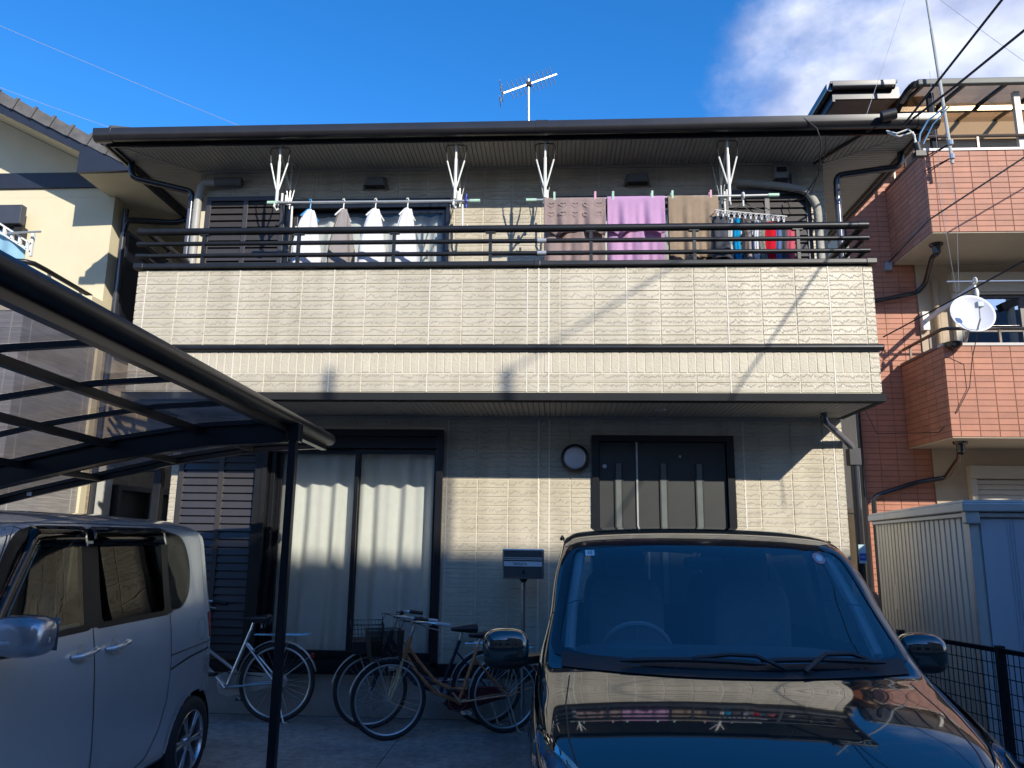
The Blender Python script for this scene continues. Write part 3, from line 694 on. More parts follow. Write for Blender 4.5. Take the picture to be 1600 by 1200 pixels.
ST = MB().box(2.812, 2.878, 7.474, 7.481, 1.45, 1.62).build('pipe_sticker', STICKC, H)
MB().box(2.814, 2.876, 7.4715, 7.4735, 1.475, 1.54).build('sticker_band', STICKB, ST)
text('LED', .028, (2.845, 7.4705, 1.508), WHITETXT, ST, 'sticker_print')
# white corner pipe at left end of upper wall
pipe([(-3.60, 7.40, 5.3), (-3.76, 7.40, 5.3), (-3.78, 7.38, 5.1), (-3.78, 7.38, 3.2)], .042, mat('duct_pale', (.36, .35, .32), .5), 'conduit', H)
MB().cyl((-3.62, 7.40, 5.305), (-3.34, 7.42, 5.315), .05, 14).build('conduit_sleeve', mat('duct_dark', (.12, .12, .12), .6), H, smooth=True)

# ------------------------------------------------------------ things fixed to the house
W = thing('wall_lamp', 'round opal wall lamp with dark rim beside the entrance door', 'lamp', (.183, YW, 2.40))
MB().lathe([(0, -.0), (.135, 0), (.137, -.055), (.118, -.075), (.113, -.06)], (.183, YW-.013, 2.40), 'y', 40).build('rim', BLKPL, W, smooth=True)
MB().lathe([(0, -.095), (.05, -.092), (.09, -.082), (.112, -.06), (.113, -.02)], (.183, YW-.013, 2.40), 'y', 40).build('diffuser', LAMPG, W, smooth=True, auto=80)
B = thing('meter_box', 'pale grey electricity meter box under the eaves at the right end', 'meter', (2.28, YW, 5.32))
MB().box(2.215, 2.355, YW-.11, YW-.014, 5.26, 5.40).build('casing', mat('meter_grey', (.25, .26, .27), .4), B, bevel=.006)
MB().box(2.235, 2.335, YW-.113, YW-.111, 5.32, 5.375).build('meter_window', BLKPL, B)
MB().box(2.25, 2.34, YW-.09, YW-.014, 5.20, 5.258).build('terminal_cover', BLKPL, B)
tag(MB().box(2.39, 2.45, YW-.07, YW-.014, 5.20, 5.33).build('junction_box', mat('box_grey', (.22, .21, .19), .5), bevel=.005), 'small grey junction box to the right of the meter box', 'box')
ac = thing('insulated_pipe', 'beige wrapped air conditioner pipe bending down beside the right upper shutter', 'pipe', (2.6, 7.4, 5.2))
ACM = mat('wrap_beige', (.33, .32, .28), .7, var=.2, bump=.4, bscale=40)
pipe([(1.93, 7.40, 5.22), (2.30, 7.38, 5.165), (2.52, 7.38, 5.12), (2.61, 7.36, 4.95), (2.62, 7.36, 3.1)], .040, ACM, 'pipe_wrap', ac)
pipe([(1.85, 7.44, 5.235), (1.95, 7.405, 5.22)], .046, ACM, 'wall_sleeve', ac)

# laundry pole holders hanging from the eaves
def holder(x, lab, first=None):
    t_ = thing('laundry_pole_holder', lab, 'pole holder', (x, 6.95, ZS), 'white laundry pole holders under the eaves')
    yf, yr = 6.92, 7.27
    m1 = MB().cyl((x, yf, ZS-.02), (x+.0, yf, 5.0), .011, 8).cyl((x, yf, 5.28), (x, yf, 4.86), .016, 10)
    m1.build('front_tube', WHITE, t_, smooth=True)
    for s in (-1, 1):
        MB().tube([(x+s*.085, yf, 5.26), (x+s*.012, yf, 4.98)], .008, 6).build('brace', WHITE, t_, smooth=True)
    MB().tube([(x-.085, yf, 5.26), (x-.10, yf, 5.40), (x-.085, yf, 5.425), (x, yf, 5.43), (x+.085, yf, 5.425), (x+.10, yf, 5.40), (x+.085, yf, 5.26)], .0055, 6).build('wire_stay', BLKPL, t_, smooth=True)
    MB().cyl((x, yr, ZS-.02), (x, yr, 4.93), .010, 8).build('rear_tube', SILVERM, t_, smooth=True)
    for s in (-1, 1): MB().tube([(x+s*.085, yr, 5.40), (x+s*.05, yr, 5.2), (x+s*.01, yr, 4.98)], .0045, 6).build('brace', SILVERM, t_, smooth=True)
    MB().bar((x, yf, 5.40), (x, yr, 5.13), .02, .012).build('link_bar', SILVERM, t_)
    arm = MB().tube([(x, yr, 4.98), (x, yf, 4.86)], .010, 8)
    for k in range(3):
        y = lerp(yf, yr, .25+.3*k); arm.tube([(x+.02, y, 4.89+.03*k), (x+.02, y, 4.98+.03*k)], .012, 8)
    arm.build('hook_arm', WHITE, t_, smooth=True)
    MB().tube([(x-.005, yf-.02, 4.84), (x-.01, yf-.03, 4.79), (x, yf, 4.765), (x+.01, yf+.03, 4.79), (x+.005, yf+.02, 4.84)], .011, 8).build('cradle', WHITE, t_, smooth=True)
    MB().tube([(x+.03, yr, 4.96), (x+.035, yr, 4.70), (x+.05, yr, 4.66), (x+.08, yr, 4.66), (x+.085, yr, 4.74)], .010, 8).build('loop', WHITE, t_, smooth=True)
    MB().box(x-.03, x+.03, yf-.03, yf+.03, ZS-.022, ZS-.002).box(x-.03, x+.03, yr-.03, yr+.03, ZS-.022, ZS-.002).build('ceiling_plate', SILVERM, t_)
for x, lab in ((-2.75, 'white pole holder at the left end of the shirts'), (-.985, 'white pole holder left of the bare wall between the windows'), (-.11, 'white pole holder beside the taupe heart towel'), (1.645, 'white pole holder above the drying rack of small clothes')): holder(x, lab)
PY = 6.90
def pole(x0, x1, z0, z1, lab):
    t_ = thing('laundry_pole', lab, 'pole', ((x0+x1)/2, PY, (z0+z1)/2), 'laundry poles under the eaves')
    MB().cyl((x0+.05, PY, z0), (x1-.05, PY, z1), .014, 10).build('rod', SILVERM, t_, smooth=True)
    MB().cyl((x0, PY, z0), (x0+.10, PY, z0), .019, 10).build('end_cap', PGREEN, t_, smooth=True)
    MB().cyl((x1-.10, PY, z1), (x1, PY, z1), .019, 10).build('end_cap', PGREEN, t_, smooth=True)
pole(-2.83, -.737, 4.833, 4.827, 'steel laundry pole carrying the white and grey shirts')
pole(-.291, 2.10, 4.827, 4.849, 'steel laundry pole carrying the three towels and the drying rack')
tag(MB().ring((-.87, PY, 4.83), .028, .008, 'x', 16, 6).tube([(-.87, PY, 4.76), (-.87, PY, 4.90)], .008, 6).build('peg_clip', mat('peg_cobalt', (.02, .05, .5), .4), smooth=True), 'cobalt blue clip near the right end of the shirt pole', 'clip')
tag(MB().ring((1.765, PY, 4.845), .030, .010, 'x', 16, 6).tube([(1.765, PY, 4.80), (1.765, PY, 4.74)], .008, 6).build('rack_hook', WHITE, smooth=True), 'cream hook ring on the pole above the drying rack', 'hook')

# shirts on hangers
def shirt(x, colm, hangm, lab, seed, zb=3.75, ry=R_(62), wd=.30):
    rnd = random.Random(seed); t_ = thing('shirt', lab, 'shirt', (x, PY, 4.83), 'shirts on hangers on the left pole')
    c, s = cos(ry), sin(ry); ph = rnd.uniform(0, 6)
    def outline(v):  # half width at height fraction (1 top)
        return lerp(.035, wd/2, min(1, (1-v)/.42)**.65)*(1+.10*(1-v))
    for side in (-1, 1):
        def fn(u, v, side=side):
            hw = outline(v); a = lerp(-hw, hw, u); e = sin(pi*u)
            d = side*(.010+.045*e*(1-v*.4))+.012*sin(5*u*pi+ph+3*v)*(1-v)+.012*sin(11*u+ph*2)
            zz = lerp(zb, 4.745, v)+.05*sin(2.2*u+ph)*(1-v)
            return (x+a*c-d*s, PY+a*s+d*c, zz)
        MB().grid(fn, 26, 26).build('front_panel' if side < 0 else 'back_panel', colm, t_, smooth=True, auto=180, solid=.003)
    hg = MB().tube([(x, PY, 4.76), (x, PY, 4.80), (x+.012*c, PY-.0, 4.85), (x, PY, 4.868), (x-.015, PY, 4.855)], .006, 6)
    hg.tube([(x-.10*c, PY-.10*s, 4.66), (x-.03*c, PY-.03*s, 4.745), (x, PY, 4.765), (x+.03*c, PY+.03*s, 4.745), (x+.10*c, PY+.10*s, 4.66)], .008, 6)
    hg.build('hanger', hangm, t_, smooth=True)
shirt(-2.40, CLW, BLUEH, 'white shirt with blue piping on a blue hanger, leftmost on the pole', 1, ry=R_(50))
shirt(-2.07, CLG, PEGW, 'grey shirt on a cream hanger between two white shirts', 2, ry=R_(56))
shirt(-1.755, CLW, PEGW, 'white shirt hung just right of the grey shirt', 3, ry=R_(44))
shirt(-1.44, CLW, PEGW, 'white shirt hung rightmost on the left pole', 4, ry=R_(50))

# towels
def towel(x0, x1, colm, lab, seed, ztop=4.85, zf=4.495, zb=3.9, hearts=False):
    rnd = random.Random(seed); ph = rnd.uniform(0, 6); t_ = thing('towel', lab, 'towel', ((x0+x1)/2, PY, ztop), 'bath towels on the right pole')
    def fn(u, v):
        # v 0 front hem .. over the pole .. 1 back hem
        lf, lb = ztop-zf, ztop-zb; tot = lf+lb+.05; s = v*tot
        sag = .010*sin(3*pi*u+ph)+.004*sin(17*u)
        wav = .016*sin(14*u+ph)+.010*sin(27*u+ph*2+3*v)+.006*sin(43*u+ph*3)
        if s < lf: k = 1-s/lf; return (lerp(x0, x1, u), PY-.019-k*.018-wav*k*1.2, zf+s+sag*k*2+.016*sin(9*u+ph)*k-.008*sin(pi*((u*2.3+.1)%1))*(1-k))
        if s < lf+.05: q = (s-lf)/.05*pi; return (lerp(x0, x1, u), PY-.019*cos(q), ztop-.015+.018*sin(q))
        k = (s-lf-.05)/lb; return (lerp(x0+.004*k, x1-.01*k, u), PY+.019+.015*k+wav*k*1.8, ztop-(s-lf-.05)+sag*k)
    MB().grid(fn, 60, 44).build('cloth', colm, t_, smooth=True, auto=180, solid=.007)
    if hearts:
        for r in range(2):
            for c in range(5):
                cx_, cz_ = x0+.07+c*.112, ztop-.085-r*.095; pts = []
                for k in range(20):
                    a = 2*pi*k/20; pts.append((cx_+.0022*16*sin(a)**3, cz_+.0017*(13*cos(a)-5*cos(2*a)-2*cos(3*a)-cos(4*a))))
                u_ = (cx_-x0)/(x1-x0); k_ = 1-(cz_-zf)/(ztop-zf); wv = .016*sin(14*u_+ph)+.010*sin(27*u_+ph*2)
                MB().tube([(p[0], PY-.027-k_*.018-wv*k_*1.2, p[1]) for p in pts], .0035, 5, closed=True).build('heart_print', TWH, t_, smooth=True)
    return t_
towel(-.118, .468, TWB, 'taupe towel with rows of pale hearts on the right pole', 11, zf=4.50, zb=3.85, hearts=True)
towel(.483, 1.026, TWP, 'lilac towel hanging in the middle of the three towels', 12, zf=4.50, zb=3.8)
towel(1.058, 1.528, TWN, 'tan towel hanging between the lilac towel and the drying rack', 13, zf=4.2, zb=4.0)
for x, mt_, lab in ((-.02, PGREEN, 'green peg at the left of the taupe towel'), (.37, PINKM, 'pink peg at the right of the taupe towel'), (.54, PGREEN, 'green peg at the left of the lilac towel'), (.91, PGREEN, 'green peg at the right of the lilac towel'), (1.10, PGREEN, 'green peg at the left of the tan towel'), (1.46, PINKM, 'pink peg at the right of the tan towel')):
    t_ = thing('clothes_peg', lab, 'clothes peg', (x, PY, 4.86), 'pegs on the towels')
    for s in (-1, 1): MB().obox((x, PY+s*.024, 4.856), (.020, .007, .085), rx=R_(-s*6)).build('jaw', mt_, t_, bevel=.002)
    MB().cyl((x-.009, PY, 4.872), (x+.009, PY, 4.872), .007, 8).build('spring', SILVERM, t_)
# rack of small clothes
rk = thing('drying_rack', 'clip drying rack with small clothes at the right end of the pole', 'drying rack', (1.78, PY, 4.6))
z_ = 4.585
f = MB(); rx0, rx1, ry0, ry1 = 1.48, 2.13, 6.80, 7.16
def rz2(x): return 4.66-.11*(x-1.5)
for y in (ry0, ry1): f.tube([(rx0, y, rz2(rx0)), (rx1, y, rz2(rx1))], .005, 6)
for x in [rx0+k*(rx1-rx0)/6 for k in range(7)]: f.tube([(x, ry0, rz2(x)), (x, ry1, rz2(x))], .004, 6)
f.build('frame', WHITE, rk, smooth=True)
f = MB()
for x in (rx0, rx1):
    for y in (ry0, ry1): f.tube([(x, y, rz2(x)), (1.765, PY+.05, 4.78)], .0022, 4)
f.tube([(1.765, PY+.05, 4.78), (1.765, PY, 4.815)], .005, 6); f.build('chain', SILVERM, rk)
CLIPM = mat('clip_clear', (.6, .6, .62), .15, 0)
for x in [rx0+.02+k*.05 for k in range(13)]:
    for y in (ry0, ry1): MB().ring((x, y, rz2(x)-.022), .012, .004, 'y', 12, 5).obox((x, y, rz2(x)-.045), (.014, .010, .03)).build('clip', CLIPM, rk, smooth=True)
def garment(x, wd, zt, zb, mt_, lab, nm, cat, seed, y=None, flare=1.15, thick=.04):
    y = 6.86 if y is None else y; ph = random.Random(seed).uniform(0, 6)
    def fn(u, v):
        a = 2*pi*u; hw = wd/2*lerp(flare, .9, v)*(1+.06*sin(8*v+ph)); th = thick*lerp(1.1, .35, v)
        fold = .15*sin(5*a+ph)
        return (x+hw*cos(a)*(1+fold*.5)+.008*sin(6*v+ph), y+th*sin(a)*(1+fold), lerp(zb, zt, v)+.012*sin(3*a+ph)*(1-v))
    o = MB().grid(fn, 36, 22).build(nm, mt_, None, smooth=True, auto=180, solid=.003)
    return tag(o, lab, cat, 'small clothes on the drying rack')
garment(1.535, .15, 4.62, 4.18, CLDG, 'charcoal hooded top on the left of the drying rack', 'hooded_top', 'top', 1, thick=.09, flare=1.3)
garment(1.47, .12, 4.50, 4.05, CLK, 'black trousers hanging lowest left of the rack', 'trousers', 'trousers', 2, y=6.95, thick=.07)
garment(1.62, .045, 4.60, 4.05, CLLG, 'pale grey sock pair left of the azure cloth', 'socks', 'socks', 3)
garment(1.685, .062, 4.60, 4.10, CLB, 'azure blue cloth hanging on the rack', 'face_cloth', 'cloth', 4)
garment(1.745, .045, 4.60, 4.05, CLBR, 'brown cloth just right of the azure one', 'face_cloth', 'cloth', 5)
garment(1.80, .07, 4.58, 4.08, CLG, 'grey garment left of the white strip', 'vest', 'garment', 6, y=6.90)
garment(1.86, .042, 4.58, 4.08, CLW, 'white towel strip in the middle of the rack', 'hand_towel', 'towel', 7)
garment(1.915, .07, 4.57, 4.13, CLGR, 'marled grey green sock pair left of the red top', 'socks', 'socks', 8)
garment(1.985, .11, 4.56, 4.12, CLR, 'red top hanging on the right part of the rack', 'shirt_small', 'top', 9, flare=1.5)
garment(2.055, .06, 4.55, 4.15, CLD, 'blue denim piece right of the red top', 'shorts', 'shorts', 10)
garment(2.11, .06, 4.54, 4.16, CLDG, 'dark grey piece second from the right end', 'vest', 'garment', 11)
garment(2.165, .06, 4.54, 4.10, CLPK, 'coral pink piece at the right end of the rack', 'underwear', 'garment', 12, flare=1.6)

# antenna on the main roof
an = thing('tv_antenna', 'yagi television antenna on a thin mast above the roof', 'antenna', (-.38, 9.5, 6.7))
MB().cyl((-.37, 9.5, 6.6), (-.385, 9.5, 7.80), .016, 8).build('mast', SILVERM, an, smooth=True)
a0, a1 = Vector((-.72, 9.5, 7.60)), Vector((.0, 9.75, 8.03))
MB().bar(a0, a1, .016, .016).build('boom', SILVERM, an)
for k in range(11):
    p = a0.lerp(a1, .12+k*.08); MB().bar(p+Vector((-.04, -.12, .05)), p+Vector((.04, .12, -.05)), .008, .008).build('element', SILVERM, an)
for s in (-1, 1): MB().bar(a0+Vector((0, 0, 0)), a0+Vector((-.05, .02, s*.12)), .012, .012).bar(a0+Vector((-.05, -.12, s*.12)), a0+Vector((-.05, .14, s*.12)), .01, .01).bar(a0+Vector((-.02, -.12, s*.05)), a0+Vector((-.02, .14, s*.05)), .01, .01).build('reflector', SILVERM, an)
MB().obox((-.38, 9.49, 7.72), (.07, .05, .06)).build('clamp', BLKPL, an)
MB().tube([(-.38, 9.5, 7.12), (-.1, 9.4, 6.75)], .003, 4).tube([(-.38, 9.5, 7.12), (-.75, 9.4, 6.75)], .003, 4).tube([(-.38, 9.5, 7.12), (-.38, 10.2, 6.8)], .003, 4).build('guy_wire', SILVERM, an)

# ------------------------------------------------------------ left (west) house
LH = thing('house', 'cream and grey house with dark barge boards and slate tiled roof at the left', 'house', (-5.3, 8.34, 0))
LX, LY = -5.3, 8.34
MB().box(-14, LX, LY, 16, 3.97, 5.60).prism([(-14, 5.601), (LX, 5.601), (LX, 5.84), (-10, 8.165), (-14, 6.2)], 'y', LY, 16).build('upper_wall', CREAM, LH)
low = MB().box(-14, LX-.002, 7.09, 16, 0, 3.80).build('lower_wall', LGREY, LH)
SL = MB().box(LX-.001, LX+.012, LY+.12, 16, .3, 3.96).build('side_wall', LBEIGE, LH)
for y in (9.3, 10.9, 12.4): MB().box(LX+.0125, LX+.0145, y, y+.012, .3, 3.96).build('panel_joint', JOINT, SL)
f = MB()
for k in range(1, 12): f.box(-14, LX+.001, 7.0855, 7.0895, k*.33, k*.33+.006).box(LX-.0015, LX+.0005, 7.09, LY, k*.33, k*.33+.006)
for x in (-5.42, -6.2, -7.1): f.box(x, x+.010, 7.086, 7.0897, 0, 3.8)
for y in (7.22, 8.2): f.box(LX-.0014, LX+.0006, y, y+.01, 0, 3.8)
f.build('panel_joint', mat('joint_pale', (.45, .43, .40), .8), LH, kind='stuff')
MB().box(LX-.002, LX+.03, LY-.02, LY+.085, .2, 3.95).build('corner_board', CREAM, LH)
pipe([(LX+.07, LY+.14, 5.5), (LX+.07, LY+.14, 5.30), (LX+.07, LY+.14, .1)], .036, mat('pipe_west', (.045, .045, .05), .15, .2, spec=1), 'downpipe', LH)
pipe([(-4.72, 9.0, 5.60), (-4.80, 8.9, 5.50), (LX+.09, LY+.14, 5.36), (LX+.07, LY+.14, 5.2)], .038, PIPEB, 'downpipe', LH)
# cream parapet of the west balcony
PB = MB().box(-14, LX, 7.08, 7.2, 3.801, 4.16).box(LX-.12, LX, 7.201, LY-.002, 3.801, 4.16).build('balcony_parapet', CREAM, LH, bevel=.006)
MB().box(LX-.16, LX+.05, LY-.28, LY+.03, 3.97, 4.27).build('parapet_end', CREAM, LH, bevel=.004)
R0 = MB().tube([(-14, 7.13, 4.34), (-5.50, 7.13, 4.34), (-5.41, 7.15, 4.34), (-5.36, 7.22, 4.34), (-5.36, 7.4, 4.34), (-5.36, 8.2, 4.31)], .026, 10)
for y in (7.45, 8.0): R0.tube([(-5.36, y, 4.16), (-5.36, y, 4.33)], .010, 6).tube([(-5.36, y+.03, 4.16), (-5.36, y+.03, 4.33)], .010, 6)
R0.build('handrail', SILVERM if False else RAILM, PB, smooth=True)
# band board, barge boards, boxed eave
MB().box(-14, -5.30, LY-.03, LY-.001, 5.715, 5.91).build('band_board', NAVY, LH)
slp = (6.36-5.86)/(-6.40+5.39)
def zb_(x): return 5.865+(x+5.39)*slp
YE = 7.72
MB().prism([(-5.385, zb_(-5.385)), (-5.385, zb_(-5.385)+.17), (-10, zb_(-10)+.19), (-10, zb_(-10))], 'y', YE, YE+.03).build('barge_board', NAVY, LH)
MB().prism([(-5.38, 5.60), (-4.75, 5.62), (-4.75, 5.735), (-5.38, 6.03)], 'y', YE-.012, YE+.03).build('eave_box_front', NAVY, LH)
MB().box(-4.752, -4.72, YE-.012, 16, 5.58, 5.75).build('eave_fascia', NAVY, LH)
MB().prism([(YE+.032, 5.605), (16, 5.605), (16, 5.62), (YE+.032, 5.62)], 'x', -5.36, -4.755).build('eave_soffit', CREAM, LH)
MB().box(-5.38, -5.36, YE+.032, LY-.001, 5.605, 5.98).build('box_return', CREAM, LH)
f = MB()   # raked soffit under the barge, with ribs
f.add([(-5.39, YE+.03, zb_(-5.39)+.03), (-10, YE+.03, zb_(-10)+.03), (-10, LY, zb_(-10)+.03), (-5.39, LY, zb_(-5.39)+.03)], [(0, 1, 2, 3)])
f.build('raked_soffit', CREAM, LH, solid=.01)
gutter((-4.66, YE-.02, 5.66), (-4.66, 16, 5.66), (1, 0, 0), .055, .09).build('gutter', PIPEB, LH, smooth=True, auto=30)
# roof: verge tiles one by one, the field behind them joined
ax = Vector((1, 0, slp)).normalized(); nm_ = Vector((-slp, 0, 1)).normalized()
TP = Vector((-4.80, 0, zb_(-4.80)+.205))
vt = MB(); dcl = .262
v = [(-.01, 0, .0), (dcl+.03, 0, -.012), (dcl+.03, 0, .035), (-.01, 0, .045)]
def tile_mesh(nm, y1, lip):
    mb = MB()
    def P(a, y, h): q = ax*a+nm_*h; return (q.x, y, q.z)
    mb.add([P(a, y, h) for y in (0, y1) for a, h in ((-.02, .008), (dcl, .0), (dcl, .030), (-.02, .050))], [(0, 1, 2, 3), (7, 6, 5, 4), (0, 4, 5, 1), (1, 5, 6, 2), (2, 6, 7, 3), (3, 7, 4, 0)])
    if lip: mb.add([P(a, y, h) for y in (-.014, -.001) for a, h in ((.02, -.085), (dcl, -.095), (dcl, .028), (.02, .045))], [(0, 1, 2, 3), (7, 6, 5, 4), (0, 4, 5, 1), (1, 5, 6, 2), (2, 6, 7, 3), (3, 7, 4, 0)]); mb.add([P(a, y, h) for y in (-.024, -.001) for a, h in ((-.02, -.09), (.015, -.09), (.015, .06), (-.02, .06))], [(0, 1, 2, 3), (7, 6, 5, 4), (0, 4, 5, 1), (1, 5, 6, 2), (2, 6, 7, 3), (3, 7, 4, 0)])
    me = bpy.data.meshes.new(nm); me.from_pydata(mb.v, [], mb.f); me.materials.append(TILEM); return me, mb
vm, _ = tile_mesh('verge_tile', .30, True)
_, tf = tile_mesh('tile', .295, False)
field = MB()
for k in range(20):
    p = TP-ax*(dcl*(k+1))+Vector((0, YE-.01, 0))
    o = bpy.data.objects.new('verge_tile', vm); COL.objects.link(o); o.parent = LH; o.location = p-wl(LH)
    for j in range(1, 12): field.add([Vector(q)+p+Vector((0, j*.30, 0)) for q in tf.v], tf.f)
field.build('tile_field', TILEM, LH, kind='stuff')
MB().prism([(-4.80, zb_(-4.8)+.175), (-10, zb_(-10)+.19), (-10, zb_(-10)+.20), (-4.80, zb_(-4.8)+.195)], 'y', YE+.0, 11.4).build('roof_deck', NAVY, LH)
# window with shutter box on the front wall
wv = MB().box(-7.6, -6.33, LY-.10, LY-.001, 4.3, 5.19).build('window', NAVY, LH)
MB().box(-7.6, -6.30, LY-.19, LY-.102, 5.19, 5.43).build('shutter_box', mat('box_grey_navy', (.05, .055, .07), .4), LH, bevel=.01)
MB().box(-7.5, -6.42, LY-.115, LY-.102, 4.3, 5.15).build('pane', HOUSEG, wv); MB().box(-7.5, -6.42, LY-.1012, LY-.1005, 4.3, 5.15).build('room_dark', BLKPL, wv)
MB().box(-6.40, -6.33, LY-.14, LY-.102, 4.3, 5.18).build('frame', TRIM, wv)
# louvred shutter on the side wall
lsh = MB().box(LX+.001, LX+.05, 8.60, 8.64, 4.0, 5.28).box(LX+.001, LX+.05, 10.0, 10.04, 4.0, 5.28).box(LX+.001, LX+.05, 8.64, 10.0, 5.24, 5.28).box(LX+.001, LX+.05, 8.64, 10, 3.7, 4.02).build('side_shutter', NAVY, LH)
me = MB().obox((0, 0, 0), (.008, 1.355, .045), ry=R_(28)); mm = bpy.data.meshes.new('slat'); mm.from_pydata(me.v, [], me.f); mm.materials.append(NAVY)
for k in range(30):
    o = bpy.data.objects.new('slat', mm); COL.objects.link(o); o.parent = lsh; o.location = Vector((LX+.03, 9.32, 4.04+k*.0405))-wl(lsh)
MB().box(LX+.001, LX+.008, 8.64, 10, 4.02, 5.24).build('shutter_back', BLKPL, lsh)
# dark window low on the side wall
sw_ = MB()
for a, b, c, d in ((8.95, 10.5, .95, 1.0), (8.95, 10.5, 2.14, 2.2), (8.95, 9.02, 1.0, 2.14), (10.43, 10.5, 1.0, 2.14), (9.68, 9.76, 1.0, 2.14)): sw_.box(LX+.013, LX+.10, a, b, c, d)
so2 = sw_.build('side_window', BLKPL, LH)
MB().box(LX+.03, LX+.036, 9.02, 10.43, 1.0, 2.14).build('insect_screen', PORCH, so2)
MB().box(LX+.015, LX+.04, 8.50, 8.90, .5, 2.4).build('white_panel', WHITE, LH)
# a lattice awning end & tall post between the houses
tag(MB().box(-4.07, -3.99, 7.60, 7.68, 0, 2.25).box(-4.3, -4.0, 7.6, 7.68, 2.25, 2.31).build('gap_post', RAILM, bevel=.004), 'dark square post standing in the gap between the left house and the middle house', 'post')
# west balcony: folding airer with pale blue cloth
awr = thing('laundry_airer', 'white slotted laundry airer with a pole end by the window of the left house', 'airer', (-5.95, 7.6, 4.75))
a_, b_ = Vector((-6.55, 7.6, 5.18)), Vector((-5.70, 7.6, 4.66))
f = MB().bar(a_+Vector((0, 0, .045)), b_+Vector((0, 0, .045)), .03, .018).bar(a_-Vector((0, 0, .045)), b_-Vector((0, 0, .045)), .03, .018)
for k in range(9):
    p = a_.lerp(b_, (k+.5)/9); f.bar(p+Vector((0, 0, .04)), p-Vector((0, 0, .04)), .028, .03)
f.build('slotted_arm', WHITE, awr)
MB().cyl((-5.98, 7.58, 4.83), (-5.55, 7.50, 4.81), .012, 8).build('rod', SILVERM, awr, smooth=True)
MB().obox((-5.70, 7.6, 4.70), (.03, .03, .26)).build('bracket', WHITE, awr)
def fnb(u, v): return (lerp(-6.5, -5.80, u), 7.63+.02*sin(14*u), lerp(4.05, lerp(5.08, 4.70, u), v)+.0)
tag(MB().grid(fnb, 30, 16).build('laundry_cloth', CLBL, smooth=True, auto=180, solid=.004), 'pale blue cloth hanging on the balcony of the left house', 'cloth')

# ------------------------------------------------------------ right (east) house
RH = thing('house', 'three storey russet tiled house with two balconies at the right', 'house', (5.5, 12.4, 0))
BX, BYF, BW = 5.53, 11.0, 12.4
MB().box(4.852, 16, BW+.012, 24, 0, 8.78).build('wall', REDBASE, RH)
MB().box(4.83, 4.85, BW+.1, 24, 0, 8.78).build('side_wall', RCREAM, RH)
MB().box(5.90, 16, BW-.02, BW+.011, 0, 8.92).build('cream_wall', RCREAM, RH)
cwt, rht = .2637, .0885
st = MB()
for (a, b, c, d) in clip_cells(4.84, 5.895, 0, 8.78, cwt, rht, 4.84, 0, []): brick_to(st, ((a+b)/2, BW+.012, (c+d)/2), b-a-.006, d-c-.006, .006, RED)
st.build('tile_courses', RED, RH, kind='stuff')
def rbalcony(z0, z1, nm):
    core = MB().box(BX+.012, 16, BYF+.012, BYF+.14, z0, z1).box(BX+.012, BX+.14, BYF+.142, BW-.021, z0, z1)
    bo = core.build(nm, REDBASE, RH)
    MB().box(BX+.02, 16, BYF+.02, BW-.022, z0-.012, z0-.001).build('soffit', mat('soffit_cream_east', (.55, .49, .38), .7, var=.04), bo)
    MB().box(BX+.15, 16, BYF+.15, BW-.022, z0+.1, z0+.14).build('deck', TRIM, bo)
    fo = MB(); n_ = 0
    for (a, b, c, d) in clip_cells(BX, 9.5, z0, z1, cwt, (z1-z0)/15, BX+.13, z0, []):
        cc = ((a+b)/2, BYF+.012, (c+d)/2)
        if b < 6.95 and n_ < 85: brick('tile', cc, b-a-.006, d-c-.006, .006, RED, bo); n_ += 1
        else: brick_to(fo, cc, b-a-.006, d-c-.006, .006, RED)
    for (a, b, c, d) in clip_cells(BYF+.013, BW-.022, z0, z1, cwt, (z1-z0)/15, BYF+.1, z0, []):
        cc = (BX+.012, (a+b)/2, (c+d)/2)
        if n_ < 150: brick('tile', cc, b-a-.006, d-c-.006, .006, RED, bo, 'x'); n_ += 1
        else: brick_to(fo, cc, b-a-.006, d-c-.006, .006, RED, 'x')
    fo.build('tile_courses', RED, bo, kind='stuff')
    MB().box(BX-.01, 16, BYF-.01, BYF+.16, z1+.001, z1+.045).build('cap', mat('cap_grey', (.42, .38, .36), .4), bo, bevel=.004)
    MB().box(BX-.01, BX+.15, BYF+.162, BW-.022, z1+.001, z1+.045).build('cap', mat('cap_brown', (.10, .06, .045), .4), bo, bevel=.004)
    BR = mat('rail_brown', (.10, .075, .06), .35, .3)
    r = MB().tube([(16, BYF+.06, z1+.27), (BX+.10, BYF+.06, z1+.27), (BX+.05, BYF+.11, z1+.27), (BX+.05, BW-.03, z1+.27)], .026, 8).build('handrail', BR, bo, smooth=True)
    for y in (11.45, 12.1): MB().box(BX+.035, BX+.065, y, y+.03, z1+.045, z1+.26).build('rail_post', BR, r)
    for x in (6.35, 7.6): MB().box(x, x+.03, BYF+.045, BYF+.075, z1+.045, z1+.25).build('rail_post', BR, r)
    return bo
b2 = rbalcony(3.10, 4.41, 'lower_balcony'); b3 = rbalcony(6.14, 7.43, 'upper_balcony')
